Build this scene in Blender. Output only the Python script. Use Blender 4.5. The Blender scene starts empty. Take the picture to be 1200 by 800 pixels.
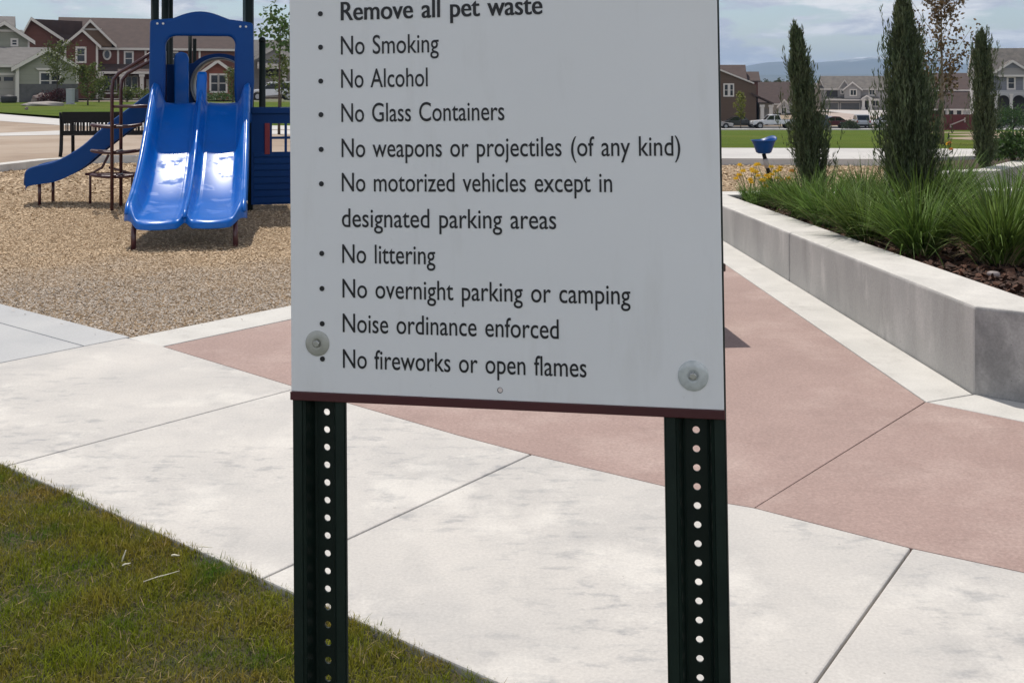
import bpy, bmesh, math, random
import numpy as np
from mathutils import Vector, Matrix

random.seed(7)
rng = np.random.default_rng(11)
R = math.radians
sc = bpy.context.scene

# ------------------------------------------------------------------ camera
EYE = 1.475                       # metres above the pavement
F_PX, HOR = 1285.0, 100.0         # focal length and eye level measured in the photo (1200 px wide)
cam = bpy.data.cameras.new('Camera')
camo = bpy.data.objects.new('Camera', cam)
sc.collection.objects.link(camo)
camo.location = (0, 0, EYE)
camo.rotation_euler = (R(90), 0, 0)
cam.sensor_width = 36
cam.lens = 36 * F_PX / 1200
cam.shift_y = -(400 - HOR) / 1200
cam.clip_start = 0.05
cam.clip_end = 40000
sc.camera = camo

# ------------------------------------------------------------------ light
SUN_EL, SUN_X, SUN_Y = 60.0, -0.40, 0.92
world = bpy.data.worlds.new('World')
sc.world = world
world.use_nodes = True
nt = world.node_tree
nt.nodes.clear()
def wn(t, **k):
    n = nt.nodes.new(t)
    for a, b in k.items():
        setattr(n, a, b)
    return n
wl = nt.links.new
sky = wn('ShaderNodeTexSky', sky_type='NISHITA', sun_disc=False)
sky.sun_elevation = R(SUN_EL)
sky.sun_rotation = math.atan2(SUN_X, SUN_Y)
sky.altitude = 1600
sky.air_density = 1.2
sky.dust_density = 1.5
bg_sky = wn('ShaderNodeBackground'); bg_sky.inputs['Strength'].default_value = 0.10
wl(sky.outputs[0], bg_sky.inputs[0])
tc = wn('ShaderNodeTexCoord')
sep = wn('ShaderNodeSeparateXYZ'); wl(tc.outputs['Generated'], sep.inputs[0])
def wm(op, a, b=None, clamp=False):
    n = wn('ShaderNodeMath', operation=op, use_clamp=clamp)
    for i, v in enumerate((a, b)):
        if v is None: continue
        if isinstance(v, (int, float)): n.inputs[i].default_value = v
        else: wl(v, n.inputs[i])
    return n.outputs[0]
zc = wm('ADD', wm('MAXIMUM', sep.outputs[2], 0.0), 0.22)
cmb = wn('ShaderNodeCombineXYZ')
wl(wm('DIVIDE', sep.outputs[0], zc), cmb.inputs[0])
wl(wm('DIVIDE', sep.outputs[1], zc), cmb.inputs[1])
# ripple the cloud layer's coordinates so that banks do not run in straight streaks
warp = wn('ShaderNodeTexNoise'); warp.inputs['Scale'].default_value = 9.0; warp.inputs['Detail'].default_value = 5
wl(tc.outputs['Generated'], warp.inputs['Vector'])
vsub = wn('ShaderNodeVectorMath', operation='MULTIPLY_ADD')
wl(warp.outputs['Color'], vsub.inputs[0]); vsub.inputs[1].default_value = (0.22, 0.22, 0.22)
wl(cmb.outputs[0], vsub.inputs[2])
n1 = wn('ShaderNodeTexNoise'); n1.inputs['Scale'].default_value = 3.0; n1.inputs['Detail'].default_value = 9; n1.inputs['Roughness'].default_value = 0.56
wl(vsub.outputs[0], n1.inputs['Vector'])
cov = wn('ShaderNodeMapRange', interpolation_type='SMOOTHSTEP')
cov.inputs['From Min'].default_value = 0.42; cov.inputs['From Max'].default_value = 0.54
wl(n1.outputs['Fac'], cov.inputs['Value'])
n2 = wn('ShaderNodeTexNoise'); n2.inputs['Scale'].default_value = 4.6; n2.inputs['Detail'].default_value = 8; n2.inputs['Roughness'].default_value = 0.6
wl(vsub.outputs[0], n2.inputs['Vector'])
cr = wn('ShaderNodeValToRGB')
cr.color_ramp.elements[0].position = 0.42; cr.color_ramp.elements[0].color = (0.54, 0.56, 0.655, 1)
cr.color_ramp.elements[1].position = 0.60; cr.color_ramp.elements[1].color = (1.0, 0.985, 0.98, 1)
wl(n2.outputs['Fac'], cr.inputs[0])
bg_cl = wn('ShaderNodeBackground')
# cloud banks behind the camera are brightened to fill the shaded sign
fr = wn('ShaderNodeMapRange', interpolation_type='SMOOTHSTEP')
fr.inputs['From Min'].default_value = 0.35; fr.inputs['From Max'].default_value = -0.5
fr.inputs['To Min'].default_value = 1.02; fr.inputs['To Max'].default_value = 2.45
wl(sep.outputs[1], fr.inputs['Value'])
# cloud overhead is dimmed so that shadows stay darker
zn = wn('ShaderNodeMapRange', interpolation_type='SMOOTHSTEP')
zn.inputs['From Min'].default_value = 0.25; zn.inputs['From Max'].default_value = 0.70
zn.inputs['To Min'].default_value = 1.0; zn.inputs['To Max'].default_value = 0.30
wl(sep.outputs[2], zn.inputs['Value'])
wl(wm('MULTIPLY', fr.outputs[0], zn.outputs[0]), bg_cl.inputs['Strength'])
wl(cr.outputs[0], bg_cl.inputs[0])
mixs = wn('ShaderNodeMixShader')
wl(wm('MULTIPLY', cov.outputs[0], 0.94), mixs.inputs[0]); wl(bg_sky.outputs[0], mixs.inputs[1]); wl(bg_cl.outputs[0], mixs.inputs[2])
wo = wn('ShaderNodeOutputWorld'); wl(mixs.outputs[0], wo.inputs[0])

sun = bpy.data.lights.new('Sun', 'SUN')
sun.energy = 4.0; sun.angle = R(0.53); sun.color = (1.0, 0.945, 0.87)
suno = bpy.data.objects.new('Sun', sun); sc.collection.objects.link(suno)
h_ = math.hypot(SUN_X, SUN_Y)
sdir = Vector((SUN_X / h_ * math.cos(R(SUN_EL)), SUN_Y / h_ * math.cos(R(SUN_EL)), math.sin(R(SUN_EL))))
suno.rotation_euler = sdir.to_track_quat('Z', 'Y').to_euler()
suno.location = (-10, 20, 40)

sc.view_settings.view_transform = 'Standard'
sc.view_settings.look = 'None'
sc.view_settings.exposure = 0.0
sc.view_settings.gamma = 1.0
sc.view_settings.use_curve_mapping = False
sc.render.engine = 'CYCLES'
sc.cycles.max_bounces = 6
sc.cycles.use_denoising = True

# ------------------------------------------------------------------ helpers
COL = sc.collection
def link(o):
    COL.objects.link(o); return o

def tag(o, label=None, cat=None, group=None, kind=None):
    if label: o['label'] = label
    if cat: o['category'] = cat
    if group: o['group'] = group
    if kind: o['kind'] = kind
    return o

def thing(name, loc, label, cat, group=None, rotz=0.0):
    o = bpy.data.objects.new(name, None); link(o)
    o.empty_display_size = 0.2
    o.location = loc; o.rotation_euler = (0, 0, rotz)
    return tag(o, label, cat, group, 'thing')

def copy_tree(o, parent=None):
    c = o.copy(); COL.objects.link(c); c.parent = parent
    for ch in list(o.children):
        copy_tree(ch, c)
    return c

def wloc(o):
    v = Vector((0, 0, 0))
    while o is not None:
        v += Vector(o.location); o = o.parent
    return v

def finish(name, me, mat, parent, smooth=False, absolute=False):
    o = bpy.data.objects.new(name, me); link(o)
    for m in (mat if isinstance(mat, (list, tuple)) else [mat]):
        me.materials.append(m)
    if parent is not None:
        o.parent = parent
        if absolute:
            me.transform(Matrix.Translation(-wloc(parent)))
    if smooth:
        me.polygons.foreach_set('use_smooth', [True] * len(me.polygons))
    return o

class MB:
    """collects simple solids and links them as ONE mesh object"""
    def __init__(s): s.v = []; s.f = []
    def add(s, vs, fs):
        n = len(s.v); s.v += [tuple(p) for p in vs]; s.f += [tuple(i + n for i in f) for f in fs]; return s
    def box(s, x0, x1, y0, y1, z0, z1):
        return s.add([(x0,y0,z0),(x1,y0,z0),(x1,y1,z0),(x0,y1,z0),(x0,y0,z1),(x1,y0,z1),(x1,y1,z1),(x0,y1,z1)],
                     [(0,3,2,1),(4,5,6,7),(0,1,5,4),(1,2,6,5),(2,3,7,6),(3,0,4,7)])
    def prism(s, poly, axis, a0, a1):
        """poly in the plane across AXIS, pushed from a0 to a1"""
        n = len(poly)
        def P(p, a):
            return (a, p[0], p[1]) if axis == 'x' else (p[0], a, p[1]) if axis == 'y' else (p[0], p[1], a)
        vs = [P(p, a0) for p in poly] + [P(p, a1) for p in poly]
        fs = [tuple(range(n))[::-1], tuple(range(n, 2*n))] + [(i, (i+1) % n, n + (i+1) % n, n + i) for i in range(n)]
        return s.add(vs, fs)
    def tube(s, path, r, n=8, closed=False):
        P = [Vector(p) for p in path]; m = len(P)
        rr = r if isinstance(r, (list, tuple)) else [r] * m
        vs = []; up = None
        for i in range(m):
            if closed: d = P[(i+1) % m] - P[i-1]
            else: d = P[min(i+1, m-1)] - P[max(i-1, 0)]
            d.normalize()
            if up is None:
                up = Vector((0,0,1)) if abs(d.z) < 0.9 else Vector((1,0,0))
            a = d.cross(up)
            if a.length < 1e-4: a = d.cross(Vector((0,1,0)))
            a.normalize(); b = a.cross(d).normalized(); up = b
            vs += [P[i] + (a*math.cos(2*math.pi*k/n) + b*math.sin(2*math.pi*k/n)) * rr[i] for k in range(n)]
        fs = []
        for i in range(m if closed else m-1):
            j = (i+1) % m
            fs += [(i*n+k, i*n+(k+1) % n, j*n+(k+1) % n, j*n+k) for k in range(n)]
        if not closed:
            fs += [tuple(range(n))[::-1], tuple(range((m-1)*n, m*n))]
        return s.add(vs, fs)
    def lathe(s, prof, n, c=(0,0,0)):
        vs = []; m = len(prof)
        for r, z in prof:
            vs += [(c[0]+r*math.cos(2*math.pi*k/n), c[1]+r*math.sin(2*math.pi*k/n), c[2]+z) for k in range(n)]
        fs = [(i*n+k, i*n+(k+1) % n, (i+1)*n+(k+1) % n, (i+1)*n+k) for i in range(m-1) for k in range(n)]
        fs += [tuple(range(n))[::-1], tuple(range((m-1)*n, m*n))]
        return s.add(vs, fs)
    def build(s, name, mat, parent=None, smooth=False, bevel=0.0, absolute=False, seg=2, subsurf=0, normals=True):
        me = bpy.data.meshes.new(name)
        me.from_pydata(s.v, [], s.f); 
        if normals:
            bm = bmesh.new(); bm.from_mesh(me); bmesh.ops.recalc_face_normals(bm, faces=bm.faces); bm.to_mesh(me); bm.free()
        o = finish(name, me, mat, parent, smooth, absolute)
        if bevel:
            b = o.modifiers.new('bevel', 'BEVEL'); b.width = bevel; b.segments = seg; b.limit_method = 'ANGLE'; b.angle_limit = R(35)
        if subsurf:
            b = o.modifiers.new('subsurf', 'SUBSURF'); b.levels = subsurf; b.render_levels = subsurf
        return o

def mesh_np(name, V, Fq, mat, parent=None, smooth=False, absolute=False):
    V = np.ascontiguousarray(V, dtype=np.float32).reshape(-1, 3); Fq = np.ascontiguousarray(Fq, dtype=np.int32)
    k = Fq.shape[1]; n = len(Fq)
    me = bpy.data.meshes.new(name)
    me.vertices.add(len(V)); me.vertices.foreach_set('co', V.ravel())
    me.loops.add(n*k); me.loops.foreach_set('vertex_index', Fq.ravel())
    me.polygons.add(n); me.polygons.foreach_set('loop_start', np.arange(0, n*k, k, dtype=np.int32))
    me.update(calc_edges=True); me.validate()
    return finish(name, me, mat, parent, smooth, absolute)

def blades(base, az, L, W, th0, th1, nseg):
    """many bent blades; th = angle from upright at root and tip"""
    N = len(base); t = np.linspace(0, 1, nseg+1)
    tm = (t[:-1] + t[1:]) / 2
    th = th0[:, None] + (th1 - th0)[:, None] * tm[None]
    ds = (L / nseg)[:, None]
    hd = np.concatenate([np.zeros((N,1)), np.cumsum(np.sin(th)*ds, 1)], 1)
    vd = np.concatenate([np.zeros((N,1)), np.cumsum(np.cos(th)*ds, 1)], 1)
    c, s_ = np.cos(az)[:, None], np.sin(az)[:, None]
    pos = base[:, None, :] + np.stack([hd*c, hd*s_, vd], -1)
    w = W[:, None] * np.maximum(1 - t[None]**1.8, 0.06) * 0.5
    tw = az + np.pi/2 + rng.normal(0, 0.5, N)
    side = np.stack([np.cos(tw), np.sin(tw), np.zeros(N)], -1)[:, None, :]
    V = np.stack([pos - side*w[..., None], pos + side*w[..., None]], 2)      # N,nseg+1,2,3
    b = (np.arange(N) * (nseg+1) * 2)[:, None]
    i = np.arange(nseg)[None] * 2 + b
    Fq = np.stack([i, i+1, i+3, i+2], -1).reshape(-1, 4)
    return V.reshape(-1, 3), Fq

def leaves(C, D, L, W, roll=None):
    """one kite-shaped leaf each: base C, direction D (unit), length L, width W"""
    N = len(C)
    D = D / np.linalg.norm(D, axis=1, keepdims=True)
    r = rng.normal(size=(N, 3)); s_ = np.cross(D, r); s_ /= np.linalg.norm(s_, axis=1, keepdims=True)
    nrm = np.cross(D, s_)
    L = L[:, None]; W = W[:, None]
    V = np.stack([C, C + D*L*0.45 + s_*W*0.5 + nrm*W*0.12, C + D*L, C + D*L*0.45 - s_*W*0.5 + nrm*W*0.12], 1)
    i = np.arange(N)[:, None]*4
    return V.reshape(-1, 3), np.concatenate([i, i+1, i+2, i+3], 1)

def join_np(parts):
    Vs, Fs, n = [], [], 0
    for V, Fq in parts:
        Vs.append(V); Fs.append(Fq + n); n += len(V)
    return np.concatenate(Vs), np.concatenate(Fs)

# ------------------------------------------------------------------ materials
def mat(name, c, rough=0.6, c2=None, scale=5.0, detail=6.0, lo=0.35, hi=0.65, bump=0.0, bscale=None, bdist=0.01, metal=0.0, spec=0.5,
        stretch=None, coat=0.0, island=0.0, transl=0.0, coord='Object', c3=None, scale3=1.0, lo3=0.45, hi3=0.6, amt3=1.0, det3=4, grain=None, stains=(), objvar=0.0):
    m = bpy.data.materials.new(name); m.use_nodes = True
    t = m.node_tree; N = t.nodes; Lk = t.links.new
    p = N['Principled BSDF']
    p.inputs['Roughness'].default_value = rough
    p.inputs['Metallic'].default_value = metal
    p.inputs['Specular IOR Level'].default_value = spec
    p.inputs['Coat Weight'].default_value = coat
    p.inputs['Base Color'].default_value = (*c, 1)
    tcn = N.new('ShaderNodeTexCoord'); vec = tcn.outputs[coord]
    if stretch:
        mp = N.new('ShaderNodeMapping'); mp.inputs['Scale'].default_value = stretch
        Lk(vec, mp.inputs[0]); vec = mp.outputs[0]
    out = None
    def noise(sc_, det):
        n = N.new('ShaderNodeTexNoise'); n.inputs['Scale'].default_value = sc_; n.inputs['Detail'].default_value = det
        n.inputs['Roughness'].default_value = 0.6
        Lk(vec, n.inputs['Vector']); return n.outputs['Fac']
    def rng_(v, a, b):
        n = N.new('ShaderNodeMapRange'); n.inputs['From Min'].default_value = a; n.inputs['From Max'].default_value = b
        Lk(v, n.inputs['Value']); return n.outputs[0]
    def mix(f, a, b):
        n = N.new('ShaderNodeMix'); n.data_type = 'RGBA'
        Lk(f, n.inputs[0])
        for idx, v in ((6, a), (7, b)):
            if isinstance(v, tuple): n.inputs[idx].default_value = (*v, 1)
            else: Lk(v, n.inputs[idx])
        return n.outputs[2]
    if c2 is not None:
        out = mix(rng_(noise(scale, detail), lo, hi), c, c2)
    if island:
        g = N.new('ShaderNodeNewGeometry')
        hsv = N.new('ShaderNodeHueSaturation')
        if out is None: hsv.inputs['Color'].default_value = (*c, 1)
        else: Lk(out, hsv.inputs['Color'])
        v = N.new('ShaderNodeMapRange'); v.inputs['To Min'].default_value = 1-island; v.inputs['To Max'].default_value = 1+island
        Lk(g.outputs['Random Per Island'], v.inputs['Value']); Lk(v.outputs[0], hsv.inputs['Value'])
        out = hsv.outputs[0]
    if objvar:
        oi = N.new('ShaderNodeObjectInfo'); hv = N.new('ShaderNodeHueSaturation')
        for lo_v, hi_v, sock in ((1-objvar, 1+objvar, 'Value'), (0.5-objvar*0.07, 0.5+objvar*0.05, 'Hue')):
            r0 = N.new('ShaderNodeMapRange'); r0.inputs['To Min'].default_value = lo_v; r0.inputs['To Max'].default_value = hi_v
            Lk(oi.outputs['Random'], r0.inputs['Value']); Lk(r0.outputs[0], hv.inputs[sock])
        if out is None: hv.inputs['Color'].default_value = (*c, 1)
        else: Lk(out, hv.inputs['Color'])
        out = hv.outputs[0]
    if c3 is not None:
        f = rng_(noise(scale3, det3), lo3, hi3)
        if amt3 != 1.0:
            q = N.new('ShaderNodeMath'); q.operation = 'MULTIPLY'; q.inputs[1].default_value = amt3; Lk(f, q.inputs[0]); f = q.outputs[0]
        out = mix(f, out if out is not None else c, c3)
    base_vec = tcn.outputs[coord]
    for (col, sc_, a_, b_, am, st, dt, *mk) in stains:
        mp2 = N.new('ShaderNodeMapping'); mp2.inputs['Scale'].default_value = st; Lk(base_vec, mp2.inputs[0])
        n_ = N.new('ShaderNodeTexNoise'); n_.inputs['Scale'].default_value = sc_; n_.inputs['Detail'].default_value = dt; n_.inputs['Roughness'].default_value = 0.65
        Lk(mp2.outputs[0], n_.inputs['Vector'])
        q = N.new('ShaderNodeMath'); q.operation = 'MULTIPLY'; q.inputs[1].default_value = am; Lk(rng_(n_.outputs['Fac'], a_, b_), q.inputs[0])
        if mk:                          # only inside some large patches
            n3 = N.new('ShaderNodeTexNoise'); n3.inputs['Scale'].default_value = mk[0]; n3.inputs['Detail'].default_value = 3; Lk(base_vec, n3.inputs['Vector'])
            q2 = N.new('ShaderNodeMath'); q2.operation = 'MULTIPLY'; Lk(q.outputs[0], q2.inputs[0]); Lk(rng_(n3.outputs['Fac'], 0.42, 0.54), q2.inputs[1]); q = q2
        out = mix(q.outputs[0], out if out is not None else c, col)
    if grain:
        g_ = N.new('ShaderNodeTexNoise'); g_.inputs['Scale'].default_value = grain[0]; g_.inputs['Detail'].default_value = 3; g_.inputs['Roughness'].default_value = 0.7
        Lk(base_vec, g_.inputs['Vector'])
        r_ = N.new('ShaderNodeMapRange'); r_.inputs['From Min'].default_value = 0.3; r_.inputs['From Max'].default_value = 0.7
        r_.inputs['To Min'].default_value = 1-grain[1]; r_.inputs['To Max'].default_value = 1+grain[1]; Lk(g_.outputs['Fac'], r_.inputs['Value'])
        hs = N.new('ShaderNodeHueSaturation'); Lk(r_.outputs[0], hs.inputs['Value'])
        if out is None: hs.inputs['Color'].default_value = (*c, 1)
        else: Lk(out, hs.inputs['Color'])
        out = hs.outputs[0]
    if out is not None:
        Lk(out, p.inputs['Base Color'])
    if bump:
        b = N.new('ShaderNodeBump'); b.inputs['Strength'].default_value = bump; b.inputs['Distance'].default_value = bdist
        Lk(noise(bscale or scale*4, 5), b.inputs['Height']); Lk(b.outputs[0], p.inputs['Normal'])
    if transl:
        tr = N.new('ShaderNodeBsdfTranslucent')
        if out is not None: Lk(out, tr.inputs['Color'])
        else: tr.inputs['Color'].default_value = (*c, 1)
        ms = N.new('ShaderNodeMixShader'); ms.inputs[0].default_value = transl
        Lk(p.outputs[0], ms.inputs[1]); Lk(tr.outputs[0], ms.inputs[2]); Lk(ms.outputs[0], N['Material Output'].inputs[0])
    return m

def P(px, py, Z):
    """metres: the point at depth Z seen at photo pixel (px, py)"""
    return ((px - 600) * Z / F_PX, Z, EYE + (HOR - py) * Z / F_PX)
def X(px, Z): return (px - 600) * Z / F_PX
def H(py, Z): return EYE + (HOR - py) * Z / F_PX

def sstep(a, b, x):
    t = np.clip((x - a) / (b - a), 0, 1); return t*t*(3 - 2*t)
def gz(x, y):
    """the park falls away to the street on the right; level on the left"""
    y = np.maximum(np.asarray(y, dtype=float), 0.01); x = np.asarray(x, dtype=float)
    w = sstep(-0.01, 0.17, x / y)
    return -w * np.clip((y - 24.0) * 0.0364, 0, 4.0)
# ------------------------------------------------------------------ setting: ground
M = {}
M['soil'] = mat('dry_earth', (0.20, 0.155, 0.11), 0.95, (0.13, 0.10, 0.07), 0.8, c3=(0.09, 0.12, 0.04), scale3=0.05)
M['conc'] = mat('concrete_pale', (0.57, 0.54, 0.50), 0.85, (0.47, 0.45, 0.425), 1.6, 8, 0.35, 0.7, 0.25, 160, 0.002,
                c3=(0.31, 0.31, 0.31), scale3=2.2, lo3=0.51, hi3=0.74, amt3=0.35, det3=11, island=0.035, grain=(95, 0.10), stains=[((0.24, 0.245, 0.255), 13.0, 0.52, 0.64, 0.55, (0.6, 1.3, 1), 15, 0.9), ((0.34, 0.33, 0.32), 3.0, 0.55, 0.70, 0.3, (1.6, 0.8, 1), 13), ((0.66, 0.63, 0.58), 1.7, 0.52, 0.62, 0.6, (1, 1, 1), 8), ((0.22, 0.20, 0.18), 26, 0.70, 0.76, 0.6, (1, 1, 1), 3)])
M['conc_grey'] = mat('concrete_cool', (0.46, 0.46, 0.455), 0.85, (0.40, 0.405, 0.41), 2.0, 8, 0.35, 0.7, 0.25, 160, 0.002,
                c3=(0.33, 0.335, 0.34), scale3=1.8, lo3=0.55, hi3=0.8, amt3=0.5, grain=(95, 0.09), det3=10)
M['conc_strip'] = mat('concrete_border', (0.60, 0.58, 0.54), 0.85, (0.50, 0.485, 0.45), 3, 9, 0.35, 0.7, 0.25, 150, 0.002, grain=(95, 0.09), stains=[((0.36, 0.34, 0.31), 4.5, 0.55, 0.70, 0.5, (1, 1, 1), 12)])
M['pink'] = mat('concrete_rose', (0.366, 0.258, 0.226), 0.85, (0.314, 0.218, 0.190), 2.2, 8, 0.3, 0.7, 0.5, 320, 0.002,
                c3=(0.50, 0.375, 0.33), scale3=120, lo3=0.56, hi3=0.75, amt3=0.5, grain=(75, 0.17), stains=[((0.45, 0.34, 0.30), 1.3, 0.50, 0.66, 0.7, (1, 1, 1), 11), ((0.27, 0.19, 0.165), 3.1, 0.56, 0.70, 0.5, (1, 1.8, 1), 12)])
M['far_path'] = mat('concrete_far', (0.55, 0.53, 0.50), 0.85, (0.47, 0.45, 0.43), 0.8)
M['tan'] = mat('crusher_fines', (0.34, 0.255, 0.185), 0.95, (0.27, 0.20, 0.145), 0.9, 8, c3=(0.38, 0.30, 0.23), scale3=0.25, bump=0.3, bscale=40)
M['lawn_far'] = mat('mown_grass', (0.098, 0.140, 0.016), 0.95, (0.066, 0.108, 0.010), 0.35, 9, 0.35, 0.65, 1.0, 14, 0.08,
                c3=(0.135, 0.145, 0.026), scale3=0.09, lo3=0.48, hi3=0.66, amt3=0.7, spec=0.08)
M['lawn_base'] = mat('thatch', (0.060, 0.048, 0.016), 0.95, (0.030, 0.034, 0.008), 30, 6)
M['asphalt'] = mat('asphalt', (0.06, 0.06, 0.062), 0.85, (0.045, 0.045, 0.047), 1.5)
M['dirt_patch'] = mat('bare_dirt', (0.33, 0.25, 0.17), 0.95, (0.24, 0.18, 0.12), 0.4, 8)
M['drive'] = mat('driveway', (0.52, 0.49, 0.46), 0.85, (0.44, 0.41, 0.39), 0.3)
M['drive_tan'] = mat('drive_tan', (0.42, 0.34, 0.29), 0.9, (0.36, 0.29, 0.25), 0.3)

def structure(o): return tag(o, kind='structure')

# one ground sheet to the horizon
radii = np.concatenate([[0.0], np.geomspace(0.6, 22, 26), np.arange(23, 42, 1.0), np.geomspace(43, 150, 34), np.geomspace(160, 12000, 34)])
front = np.radians(np.concatenate([np.arange(-50, -9, 2.0), np.arange(-9, 9, 0.6), np.arange(9, 50.1, 2.0)]))
rest = np.radians(np.arange(54, 310, 8.0))
ang = np.concatenate([front, rest]); na = len(ang)
rr, aa = np.meshgrid(radii, ang, indexing='ij')
gx, gy = rr*np.sin(aa), rr*np.cos(aa)
gzv = np.where(gy > 0.5, gz(gx, gy), 0.0) - 0.06
V = np.stack([gx, gy, gzv], -1).reshape(-1, 3)
ii, jj = np.meshgrid(np.arange(len(radii)-1), np.arange(na), indexing='ij')
Fq = np.stack([ii*na+jj, ii*na+(jj+1) % na, (ii+1)*na+(jj+1) % na, (ii+1)*na+jj], -1).reshape(-1, 4)
structure(mesh_np('ground', V, Fq[:, ::-1], M['soil'], smooth=True))

def flat(poly, z, th=0.0):
    """flat polygon (optionally a slab TH thick whose top is at z)"""
    b = MB()
    if th: b.prism(poly, 'z', z - th, z)
    else: b.add([(x, y, z) for x, y in poly], [tuple(range(len(poly)))])
    return b
def drape(x0f, x1f, y0, y1, ny, nx, dz):
    """sheet that follows the falling ground; x0f,x1f give its left and right edges at a depth"""
    ys = np.linspace(y0, y1, ny)
    Vs = []
    for y in ys:
        xs = np.linspace(x0f(y), x1f(y), nx)
        Vs.append(np.stack([xs, np.full(nx, y), gz(xs, y) + dz], -1))
    V = np.stack(Vs).reshape(-1, 3)
    a, b_ = np.meshgrid(np.arange(ny-1), np.arange(nx-1), indexing='ij')
    i = a*nx + b_
    return V, np.stack([i, i+1, i+nx+1, i+nx], -1).reshape(-1, 4)

# the pavement runs diagonally: t along it, n across it
t_, n_ = (0.781, -0.6244), (0.6244, 0.781)
def SN(s, n): return (s*t_[0] + n*n_[0], s*t_[1] + n*n_[1])
def slab(b, s0, s1, n0, n1, z=0.0, th=0.09, g=0.0035):
    b.prism([SN(s0+g, n0), SN(s1-g, n0), SN(s1-g, n1), SN(s0+g, n1)], 'z', z-th, z)
# edge between pale pavement and rose plaza, and the tooled joints, as surveyed: (along, across)
def to_sn(px, py):
    Z_ = EYE*F_PX/(py-HOR); x_ = X(px, Z_); return (x_*t_[0]+Z_*t_[1], x_*n_[0]+Z_*n_[1])
EDGE = [(-5.768, 3.60)] + [to_sn(*q) for q in ((190, 405), (403, 470), (537, 509), (622.7, 531.7), (776.7, 568), (851, 588.5), (884, 594), (1067, 641), (1200, 669.5))] + [(0.6, 3.59), (8.0, 3.60)]
es_, en_ = [q[0] for q in EDGE], [q[1] for q in EDGE]
def edge_n(s): return float(np.interp(s, es_, en_))
def joint(a, c):
    """a joint through two surveyed points, as offset and slant: s = k + m n"""
    (s0, n0), (s1, n1) = to_sn(*a), to_sn(*c); m = (s1-s0)/(n1-n0); return (s0-m*n0, m)
JT = [(-5.768, 0.0), joint((20, 542), (335, 458)), joint((403, 633), (622.7, 531.7)), joint((954.7, 800), (1068.6, 641)), (0.46, -0.02), (1.92, 0.0), (3.45, 0.0), (4.97, 0.0), (6.5, 0.0)]
def joint_far(j):
    s = j[0]+j[1]*3.55
    for _ in range(5): s = j[0]+j[1]*edge_n(s)
    return s
b = MB(); g = 0.0032
for ja, jc in zip(JT[:-1], JT[1:]):
    fa, fc = joint_far(ja)+g, joint_far(jc)-g
    poly = [(ja[0]+ja[1]*2.098+g, 2.098), (jc[0]+jc[1]*2.098-g, 2.098), (fc, edge_n(fc)-0.002)]
    poly += [(s, n-0.002) for s, n in reversed(EDGE) if fa+0.02 < s < fc-0.02] + [(fa, edge_n(fa)-0.002)]
    b.prism([SN(*q) for q in poly], 'z', -0.09, 0.0)
structure(b.build('sidewalk', M['conc'], bevel=0.006))
b = MB()
for a, c in zip([-16, -13.4, -10.4, -8.6, -7.2], [-13.4, -10.4, -8.6, -7.2, -5.772]): slab(b, a, c, 2.098, 3.335)
slab(b, -16, -5.772, 3.342, 3.63)
structure(b.build('old_sidewalk', M['conc_grey'], bevel=0.006))
b = MB(); slab(b, -5.755, -5.415, 3.602, 6.0); slab(b, -5.755, -5.415, 6.0, 9.2)
structure(b.build('edging_strip', M['conc_strip'], bevel=0.006))

# rose coloured plaza
kink = (1.930, 5.12)
b = MB()
pj = joint((884, 594), (1089, 471.5)); pf = joint_far(pj)
lower = [(s, n+0.003) for s, n in EDGE]
b.prism([SN(-5.408, edge_n(-5.408)+0.003)] + [SN(*q) for q in lower if -5.3 < q[0] < pf-0.02] + [SN(pf-0.0015, edge_n(pf)+0.003), (kink[0]-0.002, kink[1]+0.002), (1.757, 9.04), (1.70, 10.35), SN(-5.408, 8.9)], 'z', -0.09, -0.002)
b.prism([SN(pf+0.0015, edge_n(pf)+0.003)] + [SN(*q) for q in lower if pf+0.02 < q[0] < 5.4] + [SN(5.5, 3.602), SN(5.5, 5.02), (2.245, 4.815), (kink[0]+0.002, kink[1]-0.002)], 'z', -0.09, -0.002)
structure(b.build('plaza', M['pink'], bevel=0.002))
# play pit surface
M['chips_base'] = mat('wood_fibre_bed', (0.38, 0.265, 0.155), 0.95, (0.22, 0.15, 0.085), 40, 8, 0.3, 0.7, 1.0, 60, 0.02)
def chip_mat(name, isl):
    m = mat(name, (0.63, 0.485, 0.325), 0.9, (0.50, 0.37, 0.235), 40, 3, island=isl)
    t = m.node_tree; N = t.nodes; Lk = t.links.new; p = N['Principled BSDF']
    src = p.inputs['Base Color'].links[0].from_socket
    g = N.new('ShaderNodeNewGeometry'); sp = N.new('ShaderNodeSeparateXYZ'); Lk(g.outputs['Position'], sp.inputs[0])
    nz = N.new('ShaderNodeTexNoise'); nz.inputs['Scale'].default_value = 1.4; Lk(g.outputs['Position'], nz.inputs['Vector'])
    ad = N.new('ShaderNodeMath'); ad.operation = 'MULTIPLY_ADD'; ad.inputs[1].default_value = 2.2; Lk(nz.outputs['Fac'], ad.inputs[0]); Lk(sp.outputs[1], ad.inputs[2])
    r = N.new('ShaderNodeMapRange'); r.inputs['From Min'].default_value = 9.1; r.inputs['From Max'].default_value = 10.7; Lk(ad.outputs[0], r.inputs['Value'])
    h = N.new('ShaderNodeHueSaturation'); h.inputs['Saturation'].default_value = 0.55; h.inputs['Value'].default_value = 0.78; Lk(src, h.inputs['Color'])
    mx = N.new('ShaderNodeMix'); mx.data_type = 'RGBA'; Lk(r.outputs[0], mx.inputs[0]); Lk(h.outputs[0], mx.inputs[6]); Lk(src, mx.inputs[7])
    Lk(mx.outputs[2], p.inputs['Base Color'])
    return m
M['chip'] = chip_mat('weathered_wood_chip', 0.27)
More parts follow.
